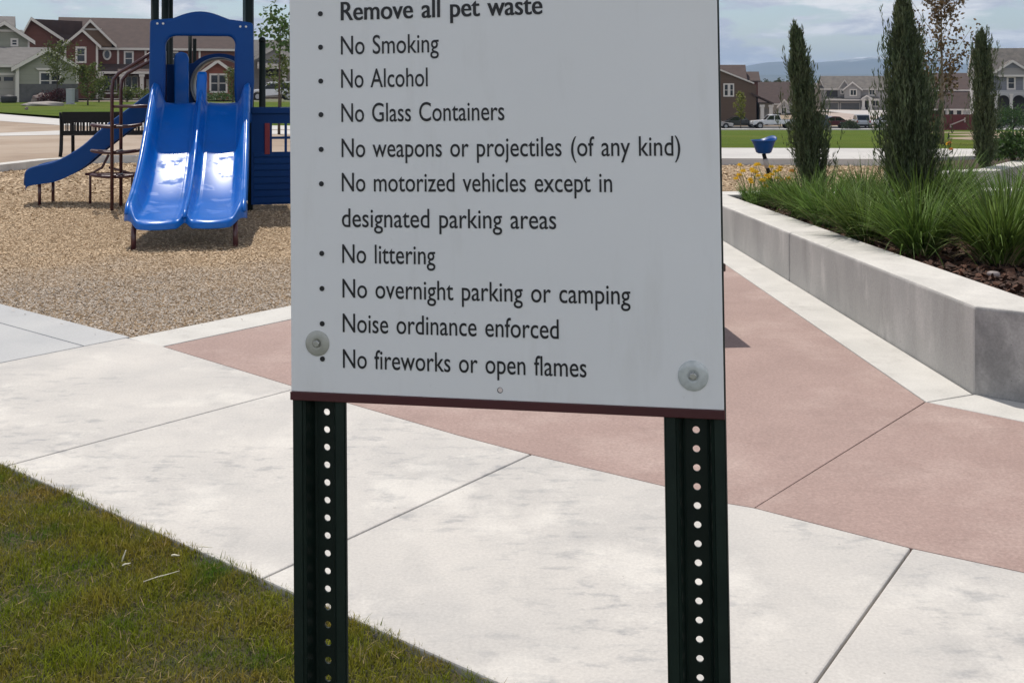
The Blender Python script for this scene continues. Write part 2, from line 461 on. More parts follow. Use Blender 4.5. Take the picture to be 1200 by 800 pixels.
pit = [SN(-16, 3.6), SN(-5.7, 3.6), SN(-5.5, 9.3), (1.8, 10.5), (1.9, 12.6), (9, 12.8), (12, 16), (12, 20.3), (4, 20.6), (0, 21.2), (-6, 21.2), (-7.8, 21.0), (-8.6, 20.4), (-8.9, 18.6), (-10.2, 17.0), (-14, 15.0)]
structure(flat(pit, -0.022).build('play_pit', M['chips_base'], normals=False))
def in_poly(x, y, poly):
    inside = np.zeros(len(x), bool); j = len(poly)-1
    for i in range(len(poly)):
        xi, yi = poly[i]; xj, yj = poly[j]
        c = ((yi > y) != (yj > y)) & (x < (xj-xi)*(y-yi)/(yj-yi+1e-12)+xi)
        inside ^= c; j = i
    return inside
def chip_field(n, x0, x1, y0, y1, lmin, lmax, pit=None, up=0.0):
    pit = pit or globals()['pit']
    x = rng.uniform(x0, x1, n); y = rng.uniform(y0, y1, n)
    k = in_poly(x, y, pit); x, y = x[k], y[k]; n = len(x)
    L = rng.uniform(lmin, lmax, n); W = L*rng.uniform(0.22, 0.5, n)
    az = rng.uniform(0, 2*np.pi, n); tl = rng.normal(0, 0.26, n); rl = rng.normal(0, 0.34, n)
    d = np.stack([np.cos(az)*np.cos(tl), np.sin(az)*np.cos(tl), np.sin(tl)], -1)
    s_ = np.stack([-np.sin(az)*np.cos(rl), np.cos(az)*np.cos(rl), np.sin(rl)], -1)
    c = np.stack([x, y, rng.uniform(-0.022, -0.004, n)+up], -1)
    L = L[:, None]/2; W = W[:, None]/2
    V = np.stack([c-d*L-s_*W*0.7, c+d*L*0.9-s_*W, c+d*L+s_*W*0.8, c-d*L*0.8+s_*W], 1)
    i = np.arange(n)[:, None]*4
    return V.reshape(-1, 3), np.concatenate([i, i+1, i+2, i+3], 1)
spill = [[SN(-9, 3.52), SN(-5.75, 3.52), SN(-5.75, 3.66), SN(-9, 3.66)], [SN(-5.78, 3.6), SN(-5.62, 3.6), SN(-5.62, 8.0), SN(-5.78, 8.0)]]
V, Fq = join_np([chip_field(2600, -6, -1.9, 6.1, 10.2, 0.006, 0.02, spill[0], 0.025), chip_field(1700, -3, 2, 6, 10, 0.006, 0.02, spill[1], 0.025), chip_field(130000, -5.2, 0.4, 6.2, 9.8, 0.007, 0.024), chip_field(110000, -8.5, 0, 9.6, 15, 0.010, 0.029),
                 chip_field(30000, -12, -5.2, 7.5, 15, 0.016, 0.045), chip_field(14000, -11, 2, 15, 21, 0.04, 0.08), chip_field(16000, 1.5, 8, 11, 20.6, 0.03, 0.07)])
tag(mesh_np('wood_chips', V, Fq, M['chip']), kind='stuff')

# curb round the far side of the pit, and the ground beyond
def ribbon(pts, w, z0, z1):
    """a kerb of width w to the outer side of a polyline"""
    n = len(pts); P2 = [Vector((p[0], p[1])) for p in pts]; out = []
    for i in range(n):
        d = (P2[min(i+1, n-1)] - P2[max(i-1, 0)]).normalized(); nn = Vector((d.y, -d.x)); out.append(P2[i] + nn*w)
    b = MB()
    for i in range(n-1):
        q = [P2[i], P2[i+1], out[i+1], out[i]]
        vs = [(p.x, p.y, z0) for p in q] + [(p.x, p.y, z1) for p in q]
        b.add(vs, [(0,1,5,4),(2,3,7,6),(4,5,6,7)])
    return b
far_edge = [(12.2, 19.9), (8, 20.3), (4, 20.55), (0, 21.2), (-6, 21.3), (-7.8, 21.05), (-8.55, 20.3), (-8.85, 18.7), (-10.2, 17.0), (-14, 15.0), (-22, 12.4)]
structure(ribbon(far_edge[:4], 3.5, -0.08, 0.105).build('far_walk', M['far_path']))
structure(ribbon(far_edge[3:], 0.32, -0.08, 0.105).build('pit_curb', M['conc_strip']))

# left side: tan fines crossed by two pale walks, then the lawns of the houses
structure(flat([(-60, 8), (-22, 12.4), (-14, 15.02), (-10.2, 17.02), (-8.95, 18.7), (-8.6, 20.4), (-7.8, 21.2), (-6, 21.5), (0, 21.4), (0.2, 46), (-13, 46), (-60, 80)], 0.085).build('fines_field', M['tan'], normals=False))
structure(flat([(-60, 14), (-14.8, 29.6), (-12.6, 30.6), (0, 31.6), (0, 33.9), (-13.8, 33.5), (-14.9, 31.7), (-60, 16.6)], 0.091).build('cross_walk', M['far_path'], normals=False))
structure(flat([(-60, 0.5+85), (-19.8, 42.4), (-15.6, 37.9), (-9, 34.2), (0, 33.95), (0, 37.5), (-10.5, 37.6), (-18.5, 45.0), (-24.8, 53), (-60, 96)], 0.093).build('street_walk', M['far_path'], normals=False))
structure(flat([(-60, 96), (-24.8, 53), (-18.5, 45.0), (-10.5, 37.6), (0, 37.5), (0, 92), (-80, 92)], 0.088).build('house_lawn', M['lawn_far'], normals=False))

# right side: mown field falling to the street
V, Fq = drape(lambda y: -0.015*y, lambda y: 0.62*y+8, 23.0, 134, 60, 26, 0.0)
structure(mesh_np('grass_field', V, Fq, M['lawn_far'], smooth=True))
V, Fq = drape(lambda y: 0.40*y+0.6+0.8*math.sin(y*0.35), lambda y: 0.66*y+2, 41, 76, 26, 10, 0.012)
structure(mesh_np('dirt_verge', V, Fq, M['dirt_patch'], smooth=True))
V, Fq = drape(lambda y: 0.375*y, lambda y: 0.66*y+6, 84, 96, 6, 6, 0.012)
structure(mesh_np('sand_verge', V, Fq, M['dirt_patch'], smooth=True))
V, Fq = drape(lambda y: -5, lambda y: 120, 134.5, 146, 4, 30, 0.012)
structure(mesh_np('street', V, Fq, M['asphalt'], smooth=True))
b = MB()
for x0 in range(-4, 116, 6):
    z = float(gz(x0+3, 134.2)); b.box(x0, x0+5.97, 132.6, 134.45, z-0.3, z+0.16)
structure(b.build('street_curb', M['far_path']))
structure(MB().add([(61,146.2,-3.97),(73.5,146.2,-3.97),(75.5,218,-3.45),(60,218,-3.45)], [(0,1,2,3)]).build('driveway', M['drive'], normals=False))
structure(MB().add([(44,146.2,-3.965),(60.5,146.2,-3.965),(60.0,200,-3.55),(52,200,-3.55)], [(0,1,2,3)]).build('side_drive', M['drive_tan'], normals=False))
V, Fq = drape(lambda y: -5, lambda y: 190, 146.3, 420, 8, 20, -0.01)
structure(mesh_np('far_yards', V, Fq, M['dirt_patch'], smooth=True))

# mountains on the skyline
def fbm(x, y, seed, octv=6):
    r = np.random.default_rng(seed); v = 0; a = 1; f = 1
    for _ in range(octv):
        th = r.uniform(0, 2*np.pi, 4); ph = r.uniform(0, 6.28, 4)
        s_ = sum(np.sin(f*(x*np.cos(q)+y*np.sin(q))+p_) for q, p_ in zip(th, ph))/4
        v = v + a*(1-np.abs(s_)*1.6); a *= 0.5; f *= 2.1
    return v
mx_, my_ = np.meshgrid(np.linspace(-9000, 9000, 420), np.linspace(4300, 9800, 110))
az = mx_/my_
n1_ = fbm(mx_/900, my_/900, 3); n2_ = fbm(mx_/1500+5, my_/1500, 5)
foot = 72*np.exp(-((my_-5600)/700)**2)*(0.75+0.16*n1_)
hump = 0.60+0.55*np.exp(-((az-0.345)/0.085)**2)+0.2*np.exp(-((az-0.24)/0.03)**2)+0.30*np.exp(-((az+0.5)/0.2)**2)
peak = 205*np.exp(-((my_-8200)/1000)**2)*hump*(0.72+0.20*n2_)
mz = np.maximum(foot, peak) - 12
V = np.stack([mx_, my_, mz], -1).reshape(-1, 3); ny, nx = mx_.shape
a, b_ = np.meshgrid(np.arange(ny-1), np.arange(nx-1), indexing='ij'); i = a*nx+b_
mm = mat('forested_slope', (0.035, 0.055, 0.045), 0.95, (0.07, 0.075, 0.06), 0.004, 8)
t = mm.node_tree; N = t.nodes; g = N.new('ShaderNodeNewGeometry'); sp = N.new('ShaderNodeSeparateXYZ'); t.links.new(g.outputs['Position'], sp.inputs[0])
nz = N.new('ShaderNodeTexNoise'); nz.inputs['Scale'].default_value = 0.006; nz.inputs['Detail'].default_value = 8; t.links.new(g.outputs['Position'], nz.inputs['Vector'])
ad = N.new('ShaderNodeMath'); ad.operation = 'MULTIPLY_ADD'; ad.inputs[1].default_value = 120; t.links.new(nz.outputs['Fac'], ad.inputs[0]); t.links.new(sp.outputs[2], ad.inputs[2])
r_ = N.new('ShaderNodeMapRange'); r_.inputs['From Min'].default_value = 238; r_.inputs['From Max'].default_value = 275; t.links.new(ad.outputs[0], r_.inputs['Value'])
mxn = N.new('ShaderNodeMix'); mxn.data_type = 'RGBA'; t.links.new(r_.outputs[0], mxn.inputs[0])
src = N['Principled BSDF'].inputs['Base Color'].links[0].from_socket; t.links.new(src, mxn.inputs[6]); mxn.inputs[7].default_value = (0.8, 0.82, 0.85, 1)
t.links.new(mxn.outputs[2], N['Principled BSDF'].inputs['Base Color'])
structure(mesh_np('mountains', V, np.stack([i, i+1, i+nx+1, i+nx], -1).reshape(-1, 4), mm, smooth=True))

# air: one closed box of even density round everything
hz = bpy.data.materials.new('air_haze'); hz.use_nodes = True
hn = hz.node_tree; hn.nodes.remove(hn.nodes['Principled BSDF'])
pv = hn.nodes.new('ShaderNodeVolumePrincipled'); pv.inputs['Color'].default_value = (0.54, 0.73, 1.0, 1); pv.inputs['Density'].default_value = 0.000125
pv.inputs['Anisotropy'].default_value = 0.0
hn.links.new(pv.outputs[0], hn.nodes['Material Output'].inputs['Volume'])
tag(MB().box(-12500, 12500, -12500, 12500, -14, 330).build('haze', hz), kind='stuff')
# ------------------------------------------------------------------ near lawn
M['blade'] = mat('turf_blade', (0.180, 0.210, 0.014), 0.8, (0.275, 0.200, 0.040), 3.2, 5, 0.40, 0.68, island=0.45, transl=0.30,
                 c3=(0.075, 0.155, 0.012), scale3=4.0, lo3=0.54, hi3=0.70, spec=0.15)
structure(flat([SN(-14, 2.09), SN(6, 2.09), SN(6, -4), SN(-14, -4)], -0.02).build('lawn', M['lawn_base'], normals=False))
def turf(n, s0, s1, n0, n1):
    s_ = rng.uniform(s0, s1, n); q = n1 - (n1-n0)*rng.uniform(0, 1, n)**1.15
    x = s_*t_[0]+q*n_[0]; y = s_*t_[1]+q*n_[1]
    edge = q - 2.07 + 0.035*np.sin(s_*17)+0.03*np.sin(s_*41+1); keep = (edge < 0) | (rng.uniform(0, 1, n) < 0.45)
    x, y, q = x[keep], y[keep], q[keep]; n = len(x)
    clump = 0.8+0.4*np.sin(x*9.1+3*np.sin(y*5))*np.sin(y*8.3)
    tuft = np.where(np.sin(x*23+2*np.sin(y*11))*np.sin(y*19+x*4) > 0.72, 1.3, 1.0)
    L = rng.uniform(0.015, 0.044, n)*clump*tuft; az = rng.uniform(0, 2*np.pi, n)
    th0 = rng.normal(0.25, 0.25, n); th1 = th0 + rng.normal(0.8, 0.45, n)
    return blades(np.stack([x, y, np.full(n, -0.012)], -1), az, L, rng.uniform(0.0018, 0.0036, n), th0, th1, 3)
V, Fq = join_np([turf(150000, -5.6, -0.6, 0.75, 2.112), turf(20000, -1.2, 1.6, 1.0, 2.10), turf(60000, -9.5, -5.6, 0.4, 2.10), turf(40000, -5.6, 1.6, -0.6, 0.8)])
tag(mesh_np('lawn_grass', V, Fq, M['blade']), kind='stuff')
M['straw'] = mat('dead_blade', (0.34, 0.26, 0.12), 0.9, (0.24, 0.17, 0.07), 20, island=0.4, transl=0.2)
def thatch(n):
    s_ = rng.uniform(-5.6, 1.2, n); q = rng.uniform(0.75, 2.11, n)
    x = s_*t_[0]+q*n_[0]; y = s_*t_[1]+q*n_[1]
    th0 = rng.uniform(0.7, 1.5, n)
    return blades(np.stack([x, y, rng.uniform(-0.018, 0.012, n)], -1), rng.uniform(0, 6.28, n), rng.uniform(0.02, 0.05, n), rng.uniform(0.0014, 0.0028, n), th0, th0+rng.normal(0.2, 0.3, n), 2)
V, Fq = thatch(7000)
tag(mesh_np('dead_grass', V, Fq, M['straw']), kind='stuff')
M['twig'] = mat('bleached_wood', (0.78, 0.75, 0.62), 0.85, (0.62, 0.57, 0.42), 90)
def twig(x, y, az, L, r, tilt, label, flatw=False):
    d = Vector((math.cos(az)*math.cos(tilt), math.sin(az)*math.cos(tilt), math.sin(tilt)))
    o = thing('twig', (x, y, 0.012), label, 'twig', 'bleached scraps in the grass')
    p = [Vector((0,0,0)), d*L*0.35+Vector((0,0,0.002)), d*L*0.7, d*L]
    MB().tube(p, [r, r*1.1, r*0.9, r*0.6], 6).build('stick', M['twig'], o, smooth=True)
def gp(px, py): 
    Z = EYE*F_PX/(py-HOR); return X(px, Z), Z
x, y = gp(143, 662); twig(x, y, 0.2, 0.036, 0.0022, 1.25, 'short pale chip standing upright in the lawn')
x, y = gp(143, 667); twig(x, y, 0.55, 0.026, 0.0020, 0.1, 'short pale stub lying at the foot of the upright chip')
x, y = gp(168, 686); twig(x, y, 0.5, 0.105, 0.0013, 0.10, 'longest thin pale stick lying slanted in the lawn')
x, y = gp(201, 655); twig(x, y, -0.1, 0.026, 0.0028, 0.05, 'stubby pale chip in the lawn nearest the pavement edge')
x, y = gp(233, 645); twig(x, y, -0.3, 0.05, 0.0013, 0.1, 'thin twig lying across the edge of the pavement')

# ------------------------------------------------------------------ park rules sign
YAW, PITCH, ROLL = -0.21460, -0.02854, -0.01795
RM = Matrix.Rotation(YAW, 3, 'Z') @ Matrix.Rotation(PITCH, 3, 'X') @ Matrix.Rotation(ROLL, 3, 'Y')
S0 = Vector((-0.31678, 1.57282, EYE - 0.43857))           # lower left corner of the white panel
VG = -(S0.z + 0.02) / RM[2][2] - 0.02                     # how far below it the lawn is
rootp = S0 + RM @ Vector((0.305, 0.03, VG + 0.06))
sign = thing('park_sign', rootp, 'white park rules sign listing prohibited things on two dark green perforated steel posts', 'sign')
sign.rotation_euler = RM.to_euler()
SX, SY, SZ = 0.305, 0.03, VG + 0.06                       # part coordinates = sign coordinates minus this
def sp(u, d, v): return (u - SX, d - SY, v - SZ)
M['sign_white'] = mat('sign_face', (0.83, 0.83, 0.825), 0.42, (0.80, 0.80, 0.795), 3, 4, 0.3, 0.7, 0.04, 60, 0.002, spec=0.4, stains=[((0.66, 0.65, 0.62), 5, 0.56, 0.72, 0.35, (2.6, 1, 0.5), 10), ((0.60, 0.59, 0.56), 70, 0.70, 0.78, 0.35, (1, 1, 1), 4)])
M['maroon'] = mat('maroon_edge', (0.075, 0.014, 0.016), 0.5, (0.06, 0.012, 0.014), 10)
M['ink'] = mat('sign_ink', (0.012, 0.012, 0.014), 0.5)
M['green_post'] = mat('green_enamel', (0.006, 0.014, 0.011), 0.45, (0.010, 0.021, 0.016), 18, spec=0.3, bump=0.1, bscale=120, bdist=0.001)
b = MB(); b.box(0-SX, 0.61-SX, 0-SY, 0.004-SY, 0-SZ, 0.905-SZ)
panel = b.build('sign_panel', M['sign_white'], sign, bevel=0.0012)
b = MB(); b.box(-0.0012-SX, 0.6112-SX, -0.0015-SY, 0.0065-SY, -0.0122-SZ, 0.0000-SZ)
b.build('bottom_edge', M['maroon'], sign, bevel=0.001)

def text_mesh(s, offset):
    cu = bpy.data.curves.new('txt', 'FONT'); cu.body = s; cu.size = 1.0; cu.offset = offset; cu.resolution_u = 6; cu.space_character = 1.0; cu.space_word = 1.28
    o = bpy.data.objects.new('txt', cu); link(o)
    dg = bpy.context.evaluated_depsgraph_get(); dg.update()
    me = bpy.data.meshes.new_from_object(o.evaluated_get(dg))
    bpy.data.objects.remove(o); bpy.data.curves.remove(cu)
    return me
ref = text_mesh('N', 0.0); capH = max(v.co.y for v in ref.vertices); bpy.data.meshes.remove(ref)
CAP = 0.0262
def sign_text(s, u0, u1, v, bold=False):
    me = text_mesh(s, 0.004)
    xs = [w.co.x for w in me.vertices]; xa, xb = min(xs), max(xs)
    fat = 0.00062 if bold else 0.0
    k = (u1-u0-2*fat)/(xb-xa)
    P0 = np.array([(u0+fat+(w.co.x-xa)*k-SX, -0.0007-SY, v+w.co.y*CAP/capH-SZ) for w in me.vertices])
    polys = [tuple(p.vertices) for p in me.polygons]; bpy.data.meshes.remove(me)
    b = MB()
    for i, dx in enumerate((-fat, -fat*0.33, fat*0.33, fat) if bold else (0.0,)):
        b.add((P0+np.array([dx, -0.00004*i, 0])).tolist(), polys)
    o = b.build('lettering', M['ink'], panel, normals=False)
    return o
LINES = [('Remove all pet waste', 0.0792, 0.3737, 0.5302, 1, 1), ('No Smoking', 0.0792, 0.2248, 0.4812, 0, 1), ('No Alcohol', 0.0792, 0.2082, 0.4336, 0, 1),
         ('No Glass Containers', 0.0792, 0.3181, 0.3848, 0, 1), ('No weapons or projectiles (of any kind)', 0.0792, 0.5585, 0.3347, 0, 1),
         ('No motorized vehicles except in', 0.0792, 0.4664, 0.286, 0, 1), ('designated parking areas', 0.0790, 0.389, 0.2355, 0, 0),
         ('No littering', 0.0792, 0.2169, 0.1846, 0, 1), ('No overnight parking or camping', 0.0792, 0.4889, 0.1356, 0, 1),
         ('Noise ordinance enforced', 0.0792, 0.3906, 0.0868, 0, 1), ('No fireworks or open flames', 0.0792, 0.428, 0.0365, 0, 1)]
BUL = iter([0.5407, 0.4924, 0.4437, 0.3956, 0.3458, 0.2966, 0.1974, 0.1475, 0.0976, 0.0478])
for s, u0, u1, v, bold, bul in LINES:
    sign_text(s, u0, u1, v, bold)
    if bul:
        vb = next(BUL); n = 20
        MB().prism([(0.0482+0.0037*math.cos(2*math.pi*k/n)-SX, vb+0.0037*math.sin(2*math.pi*k/n)-SZ) for k in range(n)], 'y', -0.0009-SY, -0.0004-SY).build('bullet', M['ink'], panel)
# screw hole near the lower edge
M['hole'] = mat('pale_burr', (0.75, 0.66, 0.62), 0.6)
b = MB(); n = 18
b.prism([(0.3076+0.0040*math.cos(2*math.pi*k/n)-SX, 0.0141+0.0040*math.sin(2*math.pi*k/n)-SZ) for k in range(n)], 'y', -0.0004-SY, 0.003-SY)
b.build('screw_hole', M['ink'], panel)
b = MB(); b.prism([(0.3080+0.0032*math.cos(2*math.pi*k/n)-SX, 0.0144+0.0032*math.sin(2*math.pi*k/n)-SZ) for k in range(n)], 'y', -0.0009-SY, 0.003-SY)
b.build('burr', M['hole'], panel)
# bolts with clear domed washers
M['washer_l'] = mat('nylon_washer_dusty', (0.36, 0.36, 0.31), 0.3, (0.46, 0.46, 0.41), 60, coat=0.5)
M['washer_r'] = mat('nylon_washer_clear', (0.60, 0.63, 0.62), 0.2, (0.46, 0.49, 0.48), 80, coat=0.8)
M['zinc'] = mat('zinc_bolt', (0.55, 0.55, 0.53), 0.35, metal=0.8)
def bolt(u, v, wm_, rad):
    w = MB(); prof = [(rad, 0.0), (rad, 0.0012), (rad*0.94, 0.0018), (rad*0.7, 0.0026), (rad*0.45, 0.0031), (rad*0.36, 0.0029), (rad*0.34, 0.0018)]
    n = 40; vs = []
    for r, z in prof: vs += [(u+r*math.cos(2*math.pi*k/n)-SX, -z-SY, v+r*math.sin(2*math.pi*k/n)-SZ) for k in range(n)]
    fs = [(i*n+k, i*n+(k+1) % n, (i+1)*n+(k+1) % n, (i+1)*n+k) for i in range(len(prof)-1) for k in range(n)] + [tuple(range((len(prof)-1)*n, len(prof)*n))]
    wo_ = w.add(vs, fs).build('washer', wm_, sign, smooth=True)
    h = MB(); h.prism([(u+0.0050*math.cos(2*math.pi*k/6+0.3)-SX, v+0.0050*math.sin(2*math.pi*k/6+0.3)-SZ) for k in range(6)], 'y', -0.0062-SY, -0.0018-SY)
    h.build('bolt_head', M['zinc'], wo_, bevel=0.0008)
bolt(0.0408, 0.0697, M['washer_l'], 0.0180)
bolt(0.5705, 0.0439, M['washer_r'], 0.0200)

def channel_post(uc, vtop):
    """hat-shaped channel with a row of round holes down its web; opens towards the reader"""
    pitch, rh, wb, th = 0.0254, 0.0049, 0.0150, 0.0030
    b = MB(); d0, d1 = 0.0075, 0.0360        # flange and web depth behind the panel face
    n = 20
    v0 = VG - 0.06; nh = int((vtop - v0)/pitch)
    for h in range(nh):
        vc = vtop - (h+0.5)*pitch
        sq = []
        for k in range(n):
            a = 2*math.pi*(k+0.5)/n; c, s = math.cos(a), math.sin(a); m = max(abs(c), abs(s))
            sq.append((c/m*wb, s/m*pitch/2))
        ring = [(rh*math.cos(2*math.pi*(k+0.5)/n), rh*math.sin(2*math.pi*(k+0.5)/n)) for k in range(n)]
        vs = []
        for d in (d1, d1+th):
            vs += [sp(uc+p[0], d, vc+p[1]) for p in sq] + [sp(uc+p[0], d, vc+p[1]) for p in ring]
        fs = []
        for k in range(n):
            j = (k+1) % n
            fs += [(k, j, n+j, n+k), (2*n+k, 3*n+k, 3*n+j, 2*n+j), (n+k, n+j, 3*n+j, 3*n+k)]
        b.add(vs, fs)
    zb = vtop - nh*pitch
    for sg in (-1, 1):
        # slanting side wall, rounded shoulder, flat flange with a rolled lip
        prof = [(wb, d1+th/2), (wb+0.0035, d1-0.001), (0.0225, d0+0.004), (0.0255, d0), (0.0385, d0), (0.0398, d0+0.003)]
        for (p, q) in zip(prof[:-1], prof[1:]):
            dx, dy = q[0]-p[0], q[1]-p[1]; l = math.hypot(dx, dy); ox, oy = -dy/l*th/2, dx/l*th/2
            poly = [(p[0]+ox, p[1]+oy), (q[0]+ox, q[1]+oy), (q[0]-ox, q[1]-oy), (p[0]-ox, p[1]-oy)]
            vs = [sp(uc+sg*x_, y_, z) for z in (zb, vtop) for x_, y_ in poly]
            b.add(vs, [(0,1,2,3),(4,5,6,7),(0,1,5,4),(1,2,6,5),(2,3,7,6),(3,0,4,7)])
    o = b.build('post', M['green_post'], sign)
    return o
channel_post(0.0393, 0.890)
channel_post(0.5712, 0.890)
# ------------------------------------------------------------------ concrete planter
M['cast'] = mat('cast_concrete', (0.41, 0.395, 0.37), 0.85, (0.31, 0.302, 0.288), 1.8, 9, 0.33, 0.68, 0.3, 70, 0.003, stretch=(1, 1, 0.45),
                c3=(0.48, 0.46, 0.435), scale3=1.3, lo3=0.50, hi3=0.68, amt3=0.8, det3=9, grain=(85, 0.10), stains=[((0.25, 0.24, 0.22), 3.5, 0.55, 0.72, 0.55, (1, 1, 0.22), 11), ((0.52, 0.50, 0.47), 5.0, 0.57, 0.68, 0.6, (1, 1, 0.35), 9), ((0.12, 0.115, 0.11), 60, 0.70, 0.74, 0.8, (1, 1, 1), 2)])
M['cast_shaded'] = mat('cast_concrete_stained_shaded', (0.47, 0.455, 0.43), 0.85, (0.30, 0.29, 0.275), 3.2, 9, 0.42, 0.62, 0.3, 70, 0.003, stretch=(1, 1, 0.8),
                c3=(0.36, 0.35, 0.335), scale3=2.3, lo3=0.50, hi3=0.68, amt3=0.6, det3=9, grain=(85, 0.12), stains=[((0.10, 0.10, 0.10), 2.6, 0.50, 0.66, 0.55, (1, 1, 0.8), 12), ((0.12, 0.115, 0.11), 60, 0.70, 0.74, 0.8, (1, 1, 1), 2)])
M['cap'] = mat('trowelled_cap', (0.62, 0.595, 0.55), 0.85, (0.50, 0.48, 0.445), 4, 9, 0.35, 0.7, 0.25, 120, 0.002, c3=(0.33, 0.315, 0.30), scale3=7, lo3=0.60, hi3=0.8, amt3=0.5, det3=9, grain=(90, 0.09), stains=[((0.38, 0.36, 0.33), 6, 0.56, 0.72, 0.45, (1, 1, 1), 12)])
M['groove'] = mat('joint_filler', (0.09, 0.085, 0.08), 0.95)
M['mulch'] = mat('bark_mulch_bed', (0.075, 0.036, 0.022), 0.95, (0.035, 0.02, 0.014), 22, 8, bump=1.0, bscale=50, bdist=0.02)
M['bark'] = mat('bark_chip', (0.115, 0.050, 0.028), 0.9, (0.055, 0.028, 0.018), 12, island=0.55)
def miter(pts, w, closed=False):
    n = len(pts); out = []
    for i in range(n):
        p = Vector(pts[i][:2]); a = Vector(pts[i-1][:2]) if (i or closed) else None; c = Vector(pts[(i+1) % n][:2]) if (i < n-1 or closed) else None
        na = Vector((-(p-a).y, (p-a).x)).normalized() if a is not None else None
        nc = Vector((-(c-p).y, (c-p).x)).normalized() if c is not None else None
        if na is None: m, k = nc, 1
        elif nc is None: m, k = na, 1
        else:
            m = (na+nc).normalized(); k = 1/max(m.dot(na), 0.4)
        out.append((p.x+m.x*w*k, p.y+m.y*w*k))
    return out
CAPW = 0.35
def wall_piece(outer, inner, tops, bottom, mt, parent, name='planter_wall'):
    n = len(outer); vs = []
    for i in range(n):
        z = tops[i]
        vs += [(outer[i][0], outer[i][1], bottom), (outer[i][0], outer[i][1], z), (inner[i][0], inner[i][1], z), (inner[i][0], inner[i][1], bottom)]
    fs = []; cap_f = []
    for i in range(n-1):
        for k in range(4): fs.append((4*i+k, 4*i+(k+1) % 4, 4*i+4+(k+1) % 4, 4*i+4+k))
    fs += [(0,1,2,3), (4*n-1, 4*n-2, 4*n-3, 4*n-4)]
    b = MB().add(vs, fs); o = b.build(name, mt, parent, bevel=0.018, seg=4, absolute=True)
    o.data.materials.append(M['cap']); o.data.materials.append(M['cast_shaded'])
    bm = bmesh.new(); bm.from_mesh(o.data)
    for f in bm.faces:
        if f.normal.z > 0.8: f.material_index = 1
        elif f.normal.y < -0.6: f.material_index = 2  # camera-facing sides: stained concrete with shade painted into its colour
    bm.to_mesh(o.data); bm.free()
    return o
Ax, Jx, Bx = (1.95, 12.1), (2.092, 8.27), (2.208, 5.235)
Cx = (Bx[0]+t_[0]*4.2, Bx[1]+t_[1]*4.2)
planter = thing('concrete_planter', (2.15, 6.5, 0), 'long grey cast concrete planter wall full of ornamental grass beside the rose plaza', 'planter')
loop = [Ax, Jx, Bx, Cx, (9.6, 6.6), (8.8, 12.9)]; ltop = [0.30, 0.366, 0.424, 0.45, 0.45, 0.32]
inn = miter(loop, CAPW, True)
# subdivide the long faces a little so the texture and bevels stay even
def part(i0, i1, s0=0.0, s1=1.0):
    o0, o1 = Vector(loop[i0]), Vector(loop[i1]); a0, a1 = Vector(inn[i0]), Vector(inn[i1])
    f = lambda p, q, s: tuple(p.lerp(q, s))
    return (f(o0, o1, s0), f(a0, a1, s0), ltop[i0]+(ltop[i1]-ltop[i0])*s0), (f(o0, o1, s1), f(a0, a1, s1), ltop[i0]+(ltop[i1]-ltop[i0])*s1)
p0 = part(5, 0)[0]; 
pcs = [[part(0, 1)[0], part(0, 1, 0, 0.9985)[1]], [part(1, 2, 0.0015, 1)[0], part(1, 2)[1], part(2, 3)[1]], [part(3, 4, 0.001)[0], part(3, 4)[1], part(4, 5)[1], part(5, 0, 0, 0.999)[1]]]
for pc in pcs:
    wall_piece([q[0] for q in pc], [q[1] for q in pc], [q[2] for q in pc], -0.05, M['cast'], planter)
# return face of the near corner: stains with shade painted in
g0, g1 = part(0, 1, 0, 0.9985)[1], part(1, 2, 0.0015, 1)[0]
b = MB(); b.add([(2.108, 8.255, -0.02), (2.108, 8.285, -0.02), (2.42, 8.285, -0.02), (2.42, 8.255, -0.02), (2.108, 8.255, 0.352), (2.108, 8.285, 0.352), (2.42, 8.285, 0.352), (2.42, 8.255, 0.352)],
                [(0,3,2,1),(4,5,6,7),(0,1,5,4),(1,2,6,5),(2,3,7,6),(3,0,4,7)])
b.build('joint_filler', M['groove'], planter, absolute=True)
bed = [(p[0], p[1], z-0.055) for p, z in zip(miter(loop, CAPW-0.02, True), ltop)]
MB().add(bed, [tuple(range(len(bed)))]).build('mulch_bed', M['mulch'], planter, normals=False, absolute=True)
# border strip of the plaza along the planter
b = MB()
b.prism([(1.700, 12.4), (1.700, 10.35), (1.760, 9.04), (1.934, 5.112), (2.20, 5.24), (2.088, 8.27), (1.945, 12.1)], 'z', -0.09, 0.001)
b.prism([(1.938, 5.106), (2.247, 4.81), (2.245+3.9*t_[0], 4.81+3.9*t_[1]), (Bx[0]+4.1*t_[0], Bx[1]+4.1*t_[1]-0.002), (2.206, 5.232)], 'z', -0.09, 0.001)
structure(b.build('planter_strip', M['conc_strip'], bevel=0.005))

